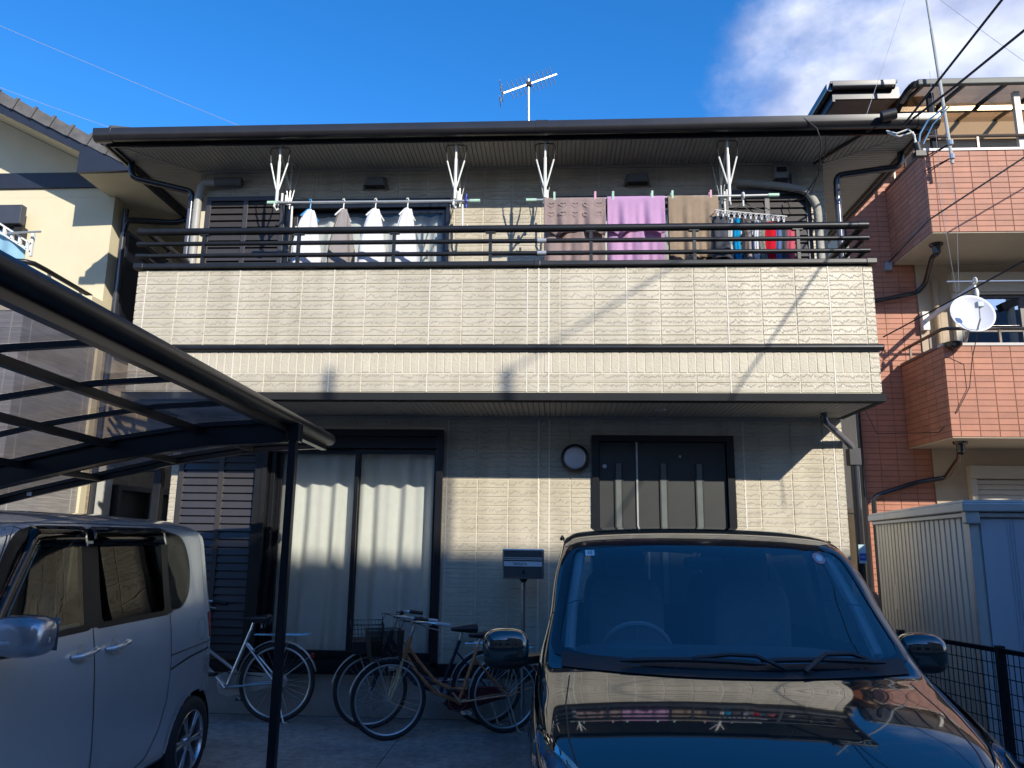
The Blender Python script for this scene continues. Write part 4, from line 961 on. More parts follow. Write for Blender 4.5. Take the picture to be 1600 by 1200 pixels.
# windows east
def eastwin(x0, x1, z0, z1, box_h, dark=False):
    w_ = MB().box(x0, x1, BW-.16, BW-.021, z1, z1+box_h).box(x0, x0+.09, BW-.12, BW-.021, z0, z1-.001).build('shutter_housing', SHCREAM, RH, bevel=.004)
    MB().box(x0+.09, x1, BW-.13, BW-.10, z1-.035, z1-.002).build('housing_lip', SHCREAM, w_)
    fr = MB().box(x0+.10, x1, BW-.09, BW-.03, z1-.09, z1-.04).box(x0+.10, x0+.15, BW-.09, BW-.03, z0, z1-.09).box(x0+1.05, x0+1.15, BW-.09, BW-.03, z0, z1-.09).box(x0+.15, x1, BW-.085, BW-.035, z0+(z1-z0)*.42, z0+(z1-z0)*.42+.05).build('window_frame', mat('frame_brown', (.07, .055, .045), .4), RH)
    MB().box(x0+.12, x1, BW-.06, BW-.055, z0, z1-.05).build('pane', glass('mirror_glass', (.5, .5, .5), boost=6, extra=.15), fr)
    def fn(u, v): return (lerp(x0+.15, x0+.95, u), BW-.035+.008*sin(60*u), lerp(z0, z1-.06, v))
    MB().grid(fn, 60, 2).build('curtain', CURT, fr, smooth=True, auto=180)
    return w_
eastwin(6.40, 10, 4.5, 5.62, .33)
sh1 = MB().box(6.38, 10, BW-.16, BW-.021, 2.62, 2.82).box(6.38, 6.47, BW-.14, BW-.021, 1.0, 2.619).build('shutter_housing', SHCREAM, RH, bevel=.004)
me = MB().obox((0, 0, 0), (3.5, .012, .07), rx=R_(-10)); mm = bpy.data.meshes.new('slat'); mm.from_pydata(me.v, [], me.f); mm.materials.append(SHCREAM)
for k in range(20):
    o = bpy.data.objects.new('slat', mm); COL.objects.link(o); o.parent = sh1; o.location = Vector((8.23, BW-.08, 2.57-k*.078))-wl(sh1)
# terrace level: cream shutters
tw = MB().box(5.95, 10, BW-.14, BW-.021, 8.30, 8.62).build('shutter_housing', SHCREAM, RH, bevel=.004)
MB().box(6.1, 10, BW-.12, BW-.023, 8.10, 8.26).box(6.1, 10, BW-.135, BW-.10, 8.262, 8.275).build('shutter_panel', SHCREAM, tw)
for x in (6.2, 7.0, 7.75): MB().box(x, x+.66, BW-.10, BW-.024, 6.6, 8.03).build('window_panel', CURT, tw); MB().box(x+.66, x+.80, BW-.14, BW-.024, 6.6, 8.09).build('window_stile', SHCREAM, tw)
for x in (5.72, 7.0): MB().box(x, x+.09, 11.1, 11.17, 7.48, 8.46).build('terrace_post', TRIM if x < 6 else SHCREAM, RH)
MB().box(5.98, 6.14, BW-.13, BW-.05, 7.5, 8.2).build('air_unit_side', WHITE, RH)
# roof east
RS = MB().box(4.52, 6.0, 11.62, 24, 8.72, 8.74).build('eaves_soffit', mat('soffit_east', (.28, .25, .21), .6), RH)
MB().box(4.50, 5.52, 11.56, 11.60, 8.66, 8.86).box(4.46, 4.50, 11.56, 24, 8.62, 8.86).build('fascia', BLACK, RH)
f = gutter((4.44, 11.50, 8.84), (5.42, 11.50, 8.84), (0, -1, 0), .055, .08); f.build('gutter', PIPEB, RH, smooth=True, auto=30)
gutter((4.41, 11.5, 8.82), (4.41, 24, 8.82), (-1, 0, 0), .055, .08).build('gutter', PIPEB, RH, smooth=True, auto=30)
MB().add([(4.42, 11.5, 8.93), (5.48, 11.5, 8.93), (5.48, 12.39, 9.03), (16, 12.39, 9.03), (16, 24, 10.2), (7, 24, 10.2)], [(0, 1, 2, 5), (2, 3, 4, 5)]).build('roof', ROOFM, RH, solid=.04)
tc_ = MB()
for x in (5.48,):
    pts = [(BW, 8.95)]; 
    arc = [(11.75, 8.38), (11.6, 8.47), (11.45, 8.53), (11.25, 8.56), (11.05, 8.55), (10.93, 8.51)]
    for (y0_, z0_), (y1_, z1_) in zip(arc[:-1], arc[1:]): tc_.bar((x, y0_, z0_), (x, y1_, z1_), .07, .09)
CN = tc_.build('canopy_end', PIPEB, RH)
MB().box(5.5, 16, 10.90, 10.98, 8.48, 8.58).build('canopy_gutter', mat('gutter_green_grey', (.10, .105, .095), .5, spec=.3), CN, bevel=.015)
for k in range(14): MB().bar((5.6+k*.62, 10.98, 8.515), (5.6+k*.62, 12.37, 8.72), .045, .05).build('canopy_rafter', PIPEB, CN)
MB().box(5.5, 16, 11.70, 11.76, 8.50, 8.585).build('canopy_beam', PIPEB, CN)
MB().add([(5.5, 10.95, 8.585), (16, 10.95, 8.585), (16, 12.38, 8.77), (5.5, 12.38, 8.77)], [(0, 1, 2, 3)]).build('canopy_sheet', glass('canopy_brown_sheet', (.78, .66, .54), .15, boost=.4), CN, solid=.006)
# rain heads and pipes
for (x, z, pts) in ((5.80, 3.10, [(5.86, 11.5, 2.92), (5.90, 11.6, 2.86), (5.95, 12.15, 2.62), (5.60, 12.28, 2.56), (4.98, 12.28, 2.36), (4.90, 12.28, 2.30), (4.90, 12.28, .1)]),
                    (5.72, 6.14, [(5.80, 11.6, 5.98), (5.95, 12.2, 5.75), (5.85, 12.28, 5.62), (4.9, 12.28, 5.42), (4.80, 12.30, 5.38)])):
    MB().lathe([(0, 0), (.10, 0), (.095, -.03), (.06, -.05), (.055, -.15), (.035, -.16), (0, -.16)], (pts[0][0], 11.45, z-.012), 'z', 16).build('rain_head', PIPEB, RH, smooth=True)
    pipe([(pts[0][0], 11.45, z-.17)]+pts, .038, PIPEB, 'downpipe', RH)
pipe([(4.78, 12.34, 8.6), (4.78, 12.34, .1)], .040, PIPEB, 'downpipe', RH)
pipe([(6.14, 12.3, 5.9), (6.14, 12.3, 4.5)], .05, mat('pipe_tan', (.33, .24, .15), .5), 'vent_pipe', RH)
MB().box(5.40, 5.50, 12.30, 12.385, 6.02, 6.16).build('cable_box', mat('cable_box_grey', (.3, .31, .33), .4), RH, bevel=.004)
MB().box(4.5, 4.84, 13.2, 13.22, 1.2, 2.2).build('white_board', WHITE, RH)
# dish
dh = thing('satellite_dish', 'white satellite dish on the lower balcony of the russet house', 'dish', (5.82, 10.95, 4.75))
dc, dn = Vector((5.80, 10.72, 4.76)), Vector((-.10, -.93, .30)).normalized()
du = dn.cross(Vector((0, 0, 1))).normalized(); dv = du.cross(dn)
def fd(u, v):
    r = .29*u; a = 2*pi*v; return dc+du*r*cos(a)+dv*r*1.05*sin(a)+dn*(.09*(u*u))
MB().grid(fd, 10, 40).build('reflector', mat('dish_white', (.62, .63, .68), .4, var=.04), dh, smooth=True, solid=.006)
pl = dc+dn*.32-dv*.02+du*.0
MB().tube([dc-dv*.29+dn*.05, dc-dv*.20+dn*.25, pl], .012, 6).build('feed_arm', mat('arm_grey', (.4, .4, .42), .4), dh, smooth=True)
MB().obox(pl, (.09, .09, .08)).build('feed_head', mat('feed_blue_grey', (.35, .42, .46), .4), dh, bevel=.012)
MB().tube([dc-dn*.02, dc-dn*.12-dv*.1, (5.85, 11.0, 4.48)], .022, 8).build('mount', SILVERM, dh, smooth=True)
MB().lathe([(0, 0), (.12, 0), (.11, -.05), (.06, -.10), (0, -.11)], (5.66, 10.97, 4.45), 'z', 16).build('bracket_cup', PIPEB, dh, smooth=True)  # small dark cup beneath the dish
tag(MB().tube([(5.80, 10.55, 4.55), (5.86, 10.9, 4.2), (5.82, 10.97, 3.8), (5.62, 10.98, 3.45), (5.50, 11.3, 3.2), (5.0, 12.2, 3.3), (4.8, 12.3, 3.9)], .006, 5).build('dish_cable', BLKPL, smooth=True), 'thin dark cable drooping from the satellite dish', 'cable')
ep = thing('laundry_pole', 'bright steel laundry pole on an arm in front of the russet house window', 'pole', (6.3, 11.3, 5.4))
MB().cyl((5.72, 11.1, 5.40), (9.5, 11.1, 5.42), .016, 8).build('rod', CHROME, ep, smooth=True)
MB().bar((5.95, 12.3, 5.15), (6.12, 11.1, 5.34), .03, .07).build('arm', WHITE, ep)
MB().ring((6.12, 11.1, 5.41), .05, .013, 'x', 16, 6).sph((6.12, 11.08, 5.22), (.03, .03, .08)).build('hook', WHITE, ep, smooth=True)
MB().box(5.90, 6.0, 12.28, 12.37, 5.0, 5.3).build('wall_plate', WHITE, ep)
ms = thing('antenna_mast', 'tall pale antenna mast clamped to the upper balcony of the russet house', 'mast', (5.78, 10.72, 7.1))
MB().cyl((5.78, 10.72, 7.08), (5.68, 10.72, 9.3), .024, 8).cyl((5.68, 10.72, 9.3), (5.56, 10.72, 11.8), .019, 8).build('tube', mat('mast_galvanised', (.42, .42, .38), .5, .1), ms, smooth=True)
for z in (7.18, 7.40):
    for zz in (z, z+.0): MB().bar((5.50, 11.0, zz-.08), (5.78, 10.72, zz), .012, .012).bar((5.62, 11.0, zz-.05), (5.78, 10.72, zz), .012, .012).build('standoff', RAILM, ms)
    MB().cyl((5.775, 10.70, z-.03), (5.775, 10.70, z+.04), .035, 8).build('clamp', SILVERM, ms)
for dx in (.02, -.15): tag(MB().tube([(5.75+dx, 10.74, 8.6), (5.80+dx, 10.85, 6.2), (5.78, 10.95, 4.9)], .003, 4).build('mast_wire', SILVERM, smooth=True), 'hair thin wire running down past the balconies from the mast' if dx > 0 else 'hair thin wire left of its twin beside the mast', 'wire')

# ------------------------------------------------------------ garden shed and fence on the right
th = R_(-10.5)
SH = thing('storage_shed', 'ivory ribbed steel storage shed standing right of the dark minivan', 'shed', (3.16, 6.15, 0), rz=th)
D_, WS, HS = 3.4, 2.6, 1.86
MB().box(.02, WS-.02, .02, D_-.02, .05, HS).build('shell', SHEDW, SH, local=True)
for k in range(22):  # ribbed panels of the long side (x = 0 face)
    y0 = .06+k*.15
    if y0+.15 > D_: break
    MB().box(-.004, .0195, y0+.004, y0+.115, .08, HS-.02).build('panel', SHEDW, SH, local=True, bevel=.004)
    m_ = MB()
    for j in range(2): m_.box(.008, .0195, y0+.122+j*.012, y0+.127+j*.012, .08, HS-.02)
    m_.build('rib', SHEDT, SH, local=True)
MB().box(-.012, .05, -.012, .05, .05, HS).build('corner_post', SHEDT, SH, local=True, bevel=.004)
for k in range(3):
    x0 = .07+k*.82; mb = MB().box(x0, x0+.80, -.006, .019, .08, HS-.03)
    for j in (.18, .20, .22, .58, .60, .62): mb.box(x0+j, x0+j+.008, -.011, -.0062, .08, HS-.03)
    mb.build('door_panel', SHEDB, SH, local=True)
MB().box(-.06, WS+.06, -.07, D_+.06, HS+.022, HS+.09).build('roof_rim', SHEDT, SH, local=True, bevel=.010)
MB().box(-.035, .019, -.03, D_, HS-.018, HS+.018).box(.0, WS, -.035, .018, HS-.018, HS+.018).build('eave_rail', SHEDT, SH, local=True, bevel=.006)
MB().box(-.05, WS+.05, -.06, D_+.05, HS+.092, HS+.11).build('roof_sheet', mat('shed_roof', (.52, .52, .50), .4), SH, local=True)
MB().box(-.04, .06, -.05, .05, HS-.07, HS+.10).build('corner_cap', SHEDT, SH, local=True, bevel=.012)
MB().box(-.0075, -.0042, 2.55, 2.60, .95, 1.20).build('white_label', WHITE, SH, local=True)
FC = thing('mesh_fence', 'black wire mesh fence on a low block wall beside the minivan', 'fence', (2.75, 6.1, 0))
fa, fb = Vector((2.66, 6.35, 0)), Vector((3.40, 4.0, 0)); fd_ = (fb-fa); fl_ = fd_.length; fdir = fd_.normalized()
MB().bar(fa+Vector((0, 0, .08)), fb+Vector((0, 0, .08)), .12, .24).build('block_wall', CONC, FC)
for k in range(4):
    p = fa+fdir*(.0+k*.87); 
    if k == 1: p = fa+fdir*.90
    MB().bar(p+Vector((0, 0, .15)), p+Vector((0, 0, .985)), .045, .05).build('post', BLACK, FC)
for z in (.955, .27): MB().bar(fa+Vector((0, 0, z)), fb+Vector((0, 0, z)), .035, .03).build('rail', BLACK, FC)
mw = MB(); nw = int(fl_/.042)
for k in range(nw): p = fa+fdir*(k+.5)*fl_/nw; mw.bar(p+Vector((0, 0, .27)), p+Vector((0, 0, .95)), .0045, .0045)
for z in (.33, .42, .51, .60, .69, .78, .87): mw.bar(fa+Vector((0, 0, z)), fb+Vector((0, 0, z)), .006, .006)
mw.build('wire_mesh', BLACK, FC, kind='stuff')
tag(MB().sph((3.2, 8.4, 1.02), (.14, .14, .16), 20, 12).cyl((3.2, 8.4, 0), (3.2, 8.4, 1.0), .14, 20).build('gas_cylinder', mat('cylinder_grey', (.16, .17, .18), .5), smooth=True), 'grey gas cylinder behind the minivan in the gap beside the middle house', 'gas cylinder')

# ------------------------------------------------------------ carport
CP = thing('carport', 'dark aluminium carport with smoky translucent roof over the silver van', 'carport', (-1.9, 5.3, 0))
SLOPE[0] = 6.0
ZC = [(-1.90, 2.41), (-2.5, 2.375), (-3.15, 2.27), (-3.8, 2.12), (-4.4, 1.98), (-4.75, 1.89)]
def zc(x):
    for (a, za), (b, zb2) in zip(ZC[:-1], ZC[1:]):
        if b <= x <= a: t = (x-a)/(b-a); return lerp(za, zb2, t)
    return ZC[-1][1]
CX = [-1.9-k*(2.85/20) for k in range(21)]
Y0c, Y1c = -.4, 6.24
MB().tube([(-1.875, Y0c, 2.44), (-1.875, Y1c-.0, 2.425)], .052, 14).build('edge_beam', RAILM, CP, smooth=True)
MB().box(-1.935, -1.885, Y0c, Y1c-.02, 2.335, 2.40).build('edge_channel', BLACK, CP)
for x in (-2.52, -3.16, -3.80): MB().box(x-.022, x+.022, Y0c, Y1c-.04, zc(x)-.055, zc(x)-.008).build('purlin', RAILM, CP)
MB().box(-4.80, -4.72, Y0c, Y1c, 1.82, 1.93).build('rear_beam', RAILM, CP)
def rib(y, wd, h, dz=0, nm='rib'):
    mb = MB()
    for a, b in zip(CX[:-1], CX[1:]): mb.bar((a, y, zc(a)-dz), (b, y, zc(b)-dz), wd, h)
    mb.build(nm, BLACK, CP)
ribs = [.6, 1.25, 1.9, 2.55, 3.2, 3.91, 4.57, 5.24, 5.9, 6.21]
for y in ribs: rib(y, .028, .03, -.002)
rib(6.235, .035, .075, .02, 'end_rim')
rib(5.30, .07, .14, .075, 'arch_beam')
rib(1.2, .07, .14, .075, 'arch_beam')
for y0, y1 in zip([Y0c]+ribs[:-1], ribs):
    vs = []
    for x in CX: vs += [(x, y0+.016, zc(x)+.018), (x, y1-.016, zc(x)+.018)]
    MB().add(vs, [(2*i, 2*i+1, 2*i+3, 2*i+2) for i in range(20)]).build('roof_panel', POLYC, CP, smooth=True, auto=180)
for y in (5.30, 1.2):
    MB().box(-1.875, -1.82, y-.03, y+.03, 0, 2.30+.024*(6-y)).build('post', BLACK, CP, bevel=.004)
    MB().box(-1.885, -1.80, y-.045, y+.045, 2.27, 2.40).build('post_bracket', BLACK, CP, bevel=.004)
    MB().box(-4.80, -4.74, y-.03, y+.03, 0, 1.83+.024*(6-y)).build('post', BLACK, CP)
MB().box(-4.40, -4.36, 6.215, 6.22, 1.94, 1.97).build('maker_plate', WHITE, CP)

SLOPE[0] = None
# ------------------------------------------------------------ mail box, wires, poles
mbx = thing('mailbox', 'steel letterbox with a dark front and a name strip on a pole by the minivan', 'mailbox', (-.29, 7.1, 0))
MBF = mat('mailbox_steel', (.50, .50, .50), .25, .9, var=.08, vscale=20)
MB().box(-.475, -.105, 7.0, 7.22, 1.285, 1.545).build('body', MBF, mbx, bevel=.008)
MB().box(-.462, -.118, 6.985, 6.999, 1.297, 1.530).build('front_plate', mat('mailbox_front', (.06, .06, .06), .35), mbx, bevel=.003)
MB().box(-.458, -.122, 6.972, 6.984, 1.462, 1.472).box(-.458, -.122, 6.976, 6.984, 1.448, 1.456).build('slot_lip', SILVERM, mbx)
MB().box(-.458, -.122, 6.980, 6.984, 1.394, 1.436).build('name_strip', mat('name_strip_grey', (.6, .61, .62), .4), mbx)
text('MASUDA', .034, (-.315, 6.979, 1.415), BLKTXT, mbx, 'name_lettering', sx=.92)
MB().lathe([(0, -.008), (.013, -.008), (.016, 0)], (-.285, 6.983, 1.345), 'y', 16).build('lock', BLKPL, mbx, smooth=True)
MB().cyl((-.29, 7.11, 0), (-.29, 7.11, 1.26), .019, 12).build('pole', MBF, mbx, smooth=True)
MB().lathe([(.02, 0), (.04, .03), (.04, .035), (0, .035)], (-.29, 7.11, 1.25), 'z', 14).build('collar', BLKPL, mbx, smooth=True)
def wire(pts, r, nm, lab, cat='cable', mt=BLKPL, sag=0, n=24, grp=None):
    P = [Vector(p) for p in pts]
    if len(P) == 2:
        P = [P[0].lerp(P[1], k/n)+Vector((0, 0, -sag*4*(k/n)*(1-k/n))) for k in range(n+1)]
    return tag(MB().tube(P, r, 6).build(nm, mt, smooth=True), lab, cat, grp)
wire([(3.22, 6.72, 5.45), (3.47, 5.5, 5.81), (6.3, -4, 9.3)], .011, 'service_cable', 'thick upper cable running from the eaves up to the right')
wire([(3.30, 6.70, 5.50), (3.42, 6.2, 5.50), (3.62, 5.5, 5.55), (6.3, -4, 6.35)], .011, 'service_cable', 'thick lower cable joining its twin above the right eaves')
cj = thing('cable_joint', 'white and blue wire ends with a black connector below the right eaves', 'cable joint', (3.35, 6.6, 5.3))
MB().tube([(3.05, 6.70, 5.38), (3.12, 6.66, 5.33), (3.22, 6.64, 5.36), (3.27, 6.64, 5.30), (3.27, 6.64, 5.22)], .008, 6).tube([(3.06, 6.70, 5.36), (3.14, 6.66, 5.30), (3.26, 6.64, 5.33), (3.28, 6.64, 5.22)], .008, 6).build('white_wire', WHITE, cj, smooth=True)
MB().tube([(3.50, 6.5, 5.50), (3.38, 6.6, 5.42), (3.31, 6.62, 5.30), (3.30, 6.64, 5.2)], .008, 6).tube([(3.53, 6.5, 5.50), (3.42, 6.6, 5.38), (3.33, 6.62, 5.2)], .006, 6).build('blue_wire', mat('wire_blue', (.12, .30, .5), .4), cj, smooth=True)
MB().cyl((3.28, 6.64, 5.22), (3.30, 6.64, 5.10), .030, 12).obox((3.30, 6.64, 5.11), (.09, .06, .05)).build('connector', BLKPL, cj, smooth=True)
br = thing('cable_bracket', 'dark diagonal strut under the right end of the gutter holding the cables', 'bracket', (3.0, 6.8, 5.4))
MB().tube([(2.98, 6.75, 5.46), (2.62, 7.40, 5.42)], .016, 8).build('strut', BLKPL, br, smooth=True)
MB().cyl((3.0, 6.66, 5.50), (3.12, 6.64, 5.52), .05, 12).build('insulator', BLKPL, br, smooth=True)
wire([(2.3, 6.72, 5.55), (2.42, 6.70, 5.42), (2.46, 6.72, 5.30), (2.48, 6.9, 5.05), (2.42, 7.2, 4.95), (2.30, 7.4, 5.0)], .006, 'loose_cable', 'thin cable dangling in front of the meter box')
wire([(2.52, 6.75, 5.36), (2.54, 6.9, 5.2), (2.50, 7.2, 5.0), (2.4, 7.35, 5.1)], .004, 'loose_cable', 'thinner cable looping right of the dangling one')
wire([(9.2, 9.0, 8.6), (5.0, 10.0, 5.90), (5.45, 12.28, 6.15)], .012, 'drop_cable', 'sloping cable crossing the upper tiled balcony')
wire([(4.9, 3.2, 4.5), (2.766, 6.47, 3.35)], .006, 'drop_cable', 'thin cable sloping down to the right end of the balcony band', sag=.03)
for a, b, lab in (((-8.6, 9, 8.9), (-3.4, 9, 6.56), 'hair thin wire crossing the blue sky at upper left'), ((-8.0, 9, 7.72), (-5.5, 9, 6.75), 'faint wire just above the left roof'), ((4.7, 9, 9.1), (3.8, 9, 6.7), 'fine wire against the cloud left of the mast'), ((4.9, 9, 8.5), (6.6, 9, 6.9), 'fine wire against the cloud at the upper right corner')):
    wire([a, b], .0028, 'sky_wire', lab, 'wire', mt=mat('wire_pale', (.35, .37, .42), .5), sag=.02)
def upole(x, y, h, lab, slim=False, strut=False, r=.17):
    u_ = thing('utility_pole', lab, 'utility pole', (x, y, 0))
    MB().cyl((x, y, 0), (x, y, h), r, 16, r*.7).build('shaft', POLEC, u_, smooth=True)
    if not slim:
        MB().box(x-.9, x+.9, y-.16, y-.08, h-.9, h-.82).build('crossarm', SILVERM, u_)
        for s in (-.8, -.3, .3, .8): MB().lathe([(0, 0), (.05, 0), (.03, .05), (.05, .10), (0, .14)], (x+s, y-.12, h-.815), 'z', 10).build('insulator', WHITE, u_, smooth=True)
        MB().cyl((x+.34, y, h-2.4), (x+.34, y, h-1.5), .22, 16).build('transformer', mat('transformer_grey', (.3, .31, .32), .5), u_, smooth=True)
    if strut: MB().cyl((x+4.2, y-.2, 4), (x+.1, y, h-1.4), .14, 12).build('strut', POLEC, u_, smooth=True); MB().bar((x+3.6, y-.1, h-3.0), (x-.4, y, h-4.6), .35, .3).build('cable_bundle', BLKPL, u_)
upole(6.32, -4.0, 9.35, 'slim steel utility pole across the lane with two cables', slim=True, r=.055)
upole(17.6, -5.0, 15.2, 'taller strutted utility pole further along the lane', strut=True)

# houses across the lane, behind the photographer: they throw the shade over the drive
def lane_house(x0, x1, y0, y1, h, ridge, wm, lab, nw):
    o_ = thing('lane_house', lab, 'house', ((x0+x1)/2, y1, 0))
    MB().box(x0, x1, y0, y1, 0, h).build('wall', wm, o_)
    MB().prism([(y1+.5, h+.002), (y0-.5, h+.002), ((y0+y1)/2, ridge)], 'x', x0-.02, x1+.02).build('roof', ROOFM, o_)
    for k in range(nw):
        xw = lerp(x0+.8, x1-2.2, k/max(1, nw-1))
        for zw in (1.0, 3.9, 6.7):
            if zw+1.2 > h: continue
            f_ = MB().box(xw-.05, xw+1.55, y1+.002, y1+.06, zw-.05, zw+1.25).build('window', SHCREAM, o_)
            MB().box(xw, xw+.74, y1+.062, y1+.07, zw, zw+1.2).box(xw+.76, xw+1.5, y1+.062, y1+.07, zw, zw+1.2).build('pane', BLKPL, f_)
lane_house(-3.5, 4.6, -14.5, -7.5, 5.4, 7.2, OUTW, 'pale two storey house across the lane, nearest the pole', 3)
lane_house(4.8, 17.2, -13.5, -7.4, 9.3, 12.22, mat('lane_wall_tan', (.32, .25, .18), .8), 'tan three storey house across the lane', 5)
lane_house(17.5, 26, -13.5, -7.6, 9.3, 12.2, OUTW, 'pale house furthest along the lane', 4)
lane_house(-14, -4.0, -15, -7.4, 5.6, 7.4, mat('lane_wall_grey', (.2, .2, .21), .8), 'grey two storey house across the lane', 3)
tag(MB().cyl((5.2, -4.7, 0), (5.2, -4.7, 9.75), .04, 10).build('sign_pole', SILVERM, smooth=True), 'thin steel pole beside the utility pole across the lane', 'pole')

# ------------------------------------------------------------ vehicles
def catmull(P, n):
    """P list of tuples -> n samples"""
    K = len(P); out_ = []
    for i in range(n):
        t = i/(n-1)*(K-1); k = min(int(t), K-2); f = t-k
        p0, p1, p2, p3 = P[max(k-1, 0)], P[k], P[k+1], P[min(k+2, K-1)]
        out_.append(tuple(.5*((2*b)+(-a+c)*f+(2*a-5*b+4*c-d)*f*f+(-a+3*b-3*c+d)*f**3) for a, b, c, d in zip(p0, p1, p2, p3)))
    return out_
class Shell:
    def __init__(s, stations, cx, ny=110, nprof=64, sill=.22, shoulder=0.0, squash=.92):
        rows = []
        for (Y, W, zb, R, zr, zc, *rest) in stations:
            sl = min(sill, zb-.2) if zb > .45 else sill
            p = [(W-.10, sl), (W-.03, sl+.05), (W-.008, sl+.20), (W, lerp(sl+.2, zb, .45)), (W-.012, lerp(sl+.2, zb, .78)), (W-.030, zb-.015), (lerp(W-.04, R+.02, .30), lerp(zb, zr-.05, .30)), (lerp(W-.05, R+.02, .68), lerp(zb, zr-.05, .68)),
                 (R+.012, zr-.055), (R-.025, zr-.012), (R-.10, zr+(zc-zr)*.25), (R*.62, zr+(zc-zr)*.68), (R*.3, zr+(zc-zr)*.93), (0, zc)]
            rows.append([(x, Y, z) for x, z in p])
        prof = [catmull(r, nprof) for r in rows]; cols = []
        for j in range(nprof): cols.append(catmull([prof[i][j] for i in range(len(prof))], ny))
        s.v = []; s.f = []; M = 2*nprof-1
        for i in range(ny):
            line = [(cx-abs(cols[j][i][0]), cols[j][i][1], cols[j][i][2]) for j in range(nprof)] + [(cx+abs(cols[j][i][0]), cols[j][i][1], cols[j][i][2]) for j in range(nprof-2, -1, -1)]
            s.v += line
        for i in range(ny-1):
            for j in range(M-1): a = i*M+j; s.f.append((a, a+M, a+M+1, a+1))
        s.f.append(tuple(range(M))); s.f.append(tuple((ny-1)*M+j for j in range(M))[::-1])
        s.cx = cx; s.bvh = BVHTree.FromPolygons(s.v, s.f)
    def hit(s, side, a, b):
        """side 'L'/'R': (a,b)=(y,z); 'F'/'B': (x,z); 'T': (x,y)"""
        o, d = {'L': ((s.cx-3, a, b), (1, 0, 0)), 'R': ((s.cx+3, a, b), (-1, 0, 0)), 'F': ((a, -5, b), (0, 1, 0)), 'B': ((a, 20, b), (0, -1, 0)), 'T': ((a, b, 4), (0, 0, -1))}[side]
        l, n, i, _ = s.bvh.ray_cast(Vector(o), Vector(d))
        if l is None: return None, None
        if n.dot(Vector(d)) > 0: n = -n
        return l, n
    def cut(s, side, poly):
        keep = []
        def inside(x, y):
            c = False; n = len(poly); j = n-1
            for i in range(n):
                xi, yi = poly[i]; xj, yj = poly[j]
                if (yi > y) != (yj > y) and x < (xj-xi)*(y-yi)/(yj-yi)+xi: c = not c
                j = i
            return c
        for f in s.f:
            if len(f) > 4: keep.append(f); continue
            c = [sum(s.v[i][k] for i in f)/4 for k in range(3)]
            ok = True
            if side in 'LR':
                if (side == 'L') == (c[0] < s.cx) and abs(c[0]-s.cx) > .25 and inside(c[1], c[2]): ok = False
            elif side == 'F':
                if c[1] < s.mid and inside(c[0], c[2]): ok = False
            elif side == 'B':
                if c[1] > s.mid and inside(c[0], c[2]): ok = False
            if ok: keep.append(f)
        s.f = keep
def rpoly(pts, r, n=5):
    """round the corners of a polygon"""
    out_ = []; K = len(pts)
    for i in range(K):
        a, b, c = Vector(pts[i-1]), Vector(pts[i]), Vector(pts[(i+1) % K]); rr = r[i] if isinstance(r, (list, tuple)) else r
        p0 = b+(a-b).normalized()*min(rr, (a-b).length*.45); p1 = b+(c-b).normalized()*min(rr, (c-b).length*.45)
        for k in range(n+1): q = k/n; out_.append(tuple(p0.lerp(b, q).lerp(b.lerp(p1, q), q)))
    return out_
def resample(poly, n):
    P = [Vector(p) for p in poly]; Ls = [0]
    for i in range(len(P)): Ls.append(Ls[-1]+(P[(i+1) % len(P)]-P[i]).length)
    out_ = []; k = 0
    for i in range(n):
        t = Ls[-1]*i/n
        while Ls[k+1] < t: k += 1
        f = (t-Ls[k])/max(1e-9, Ls[k+1]-Ls[k]); out_.append(tuple(P[k].lerp(P[(k+1) % len(P)], f)))
    return out_
def patch(sh, side, poly, off, n=72, rings=7, inner=None):
    po = resample(poly, n); cx_ = sum(p[0] for p in po)/n; cy_ = sum(p[1] for p in po)/n; mb = MB(); prev = None
    fr = [1-(1-0)*k/rings for k in range(rings)]
    if inner is not None: pin = inner
    grid_ = []
    for k in range(rings+1):
        t = k/rings; row = []
        for i in range(n):
            if inner is not None: q = (lerp(po[i][0], pin[i][0], t), lerp(po[i][1], pin[i][1], t))
            else: s_ = 1-t*.999; q = (cx_+(po[i][0]-cx_)*s_, cy_+(po[i][1]-cy_)*s_)
            l, nn = sh.hit(side, *q)
            if l is None: row.append(None)
            else: row.append(l+nn*off)
        grid_.append(row)
    for k in range(rings+1):
        for i in range(n):
            if grid_[k][i] is None:
                for kk in list(range(k+1, rings+1))+list(range(k)):
                    if grid_[kk][i] is not None: grid_[k][i] = grid_[kk][i]; break
                else: grid_[k][i] = grid_[k][i-1] or Vector((0, 0, 0))
    o = 0
    for row in grid_: mb.v += [tuple(p) for p in row]
    for k in range(rings):
        for i in range(n): mb.f.append((k*n+i, k*n+(i+1) % n, (k+1)*n+(i+1) % n, (k+1)*n+i))
    return mb
def shrink(poly, n, dx, dy=None):
    dy = dx if dy is None else dy
    po = resample(poly, n); x0, x1 = min(p[0] for p in po), max(p[0] for p in po); y0, y1 = min(p[1] for p in po), max(p[1] for p in po); cx_, cy_ = (x0+x1)/2, (y0+y1)/2
    return [(cx_+(p[0]-cx_)*(1-2*dx/(x1-x0)), cy_+(p[1]-cy_)*(1-2*dy/(y1-y0))) for p in po]
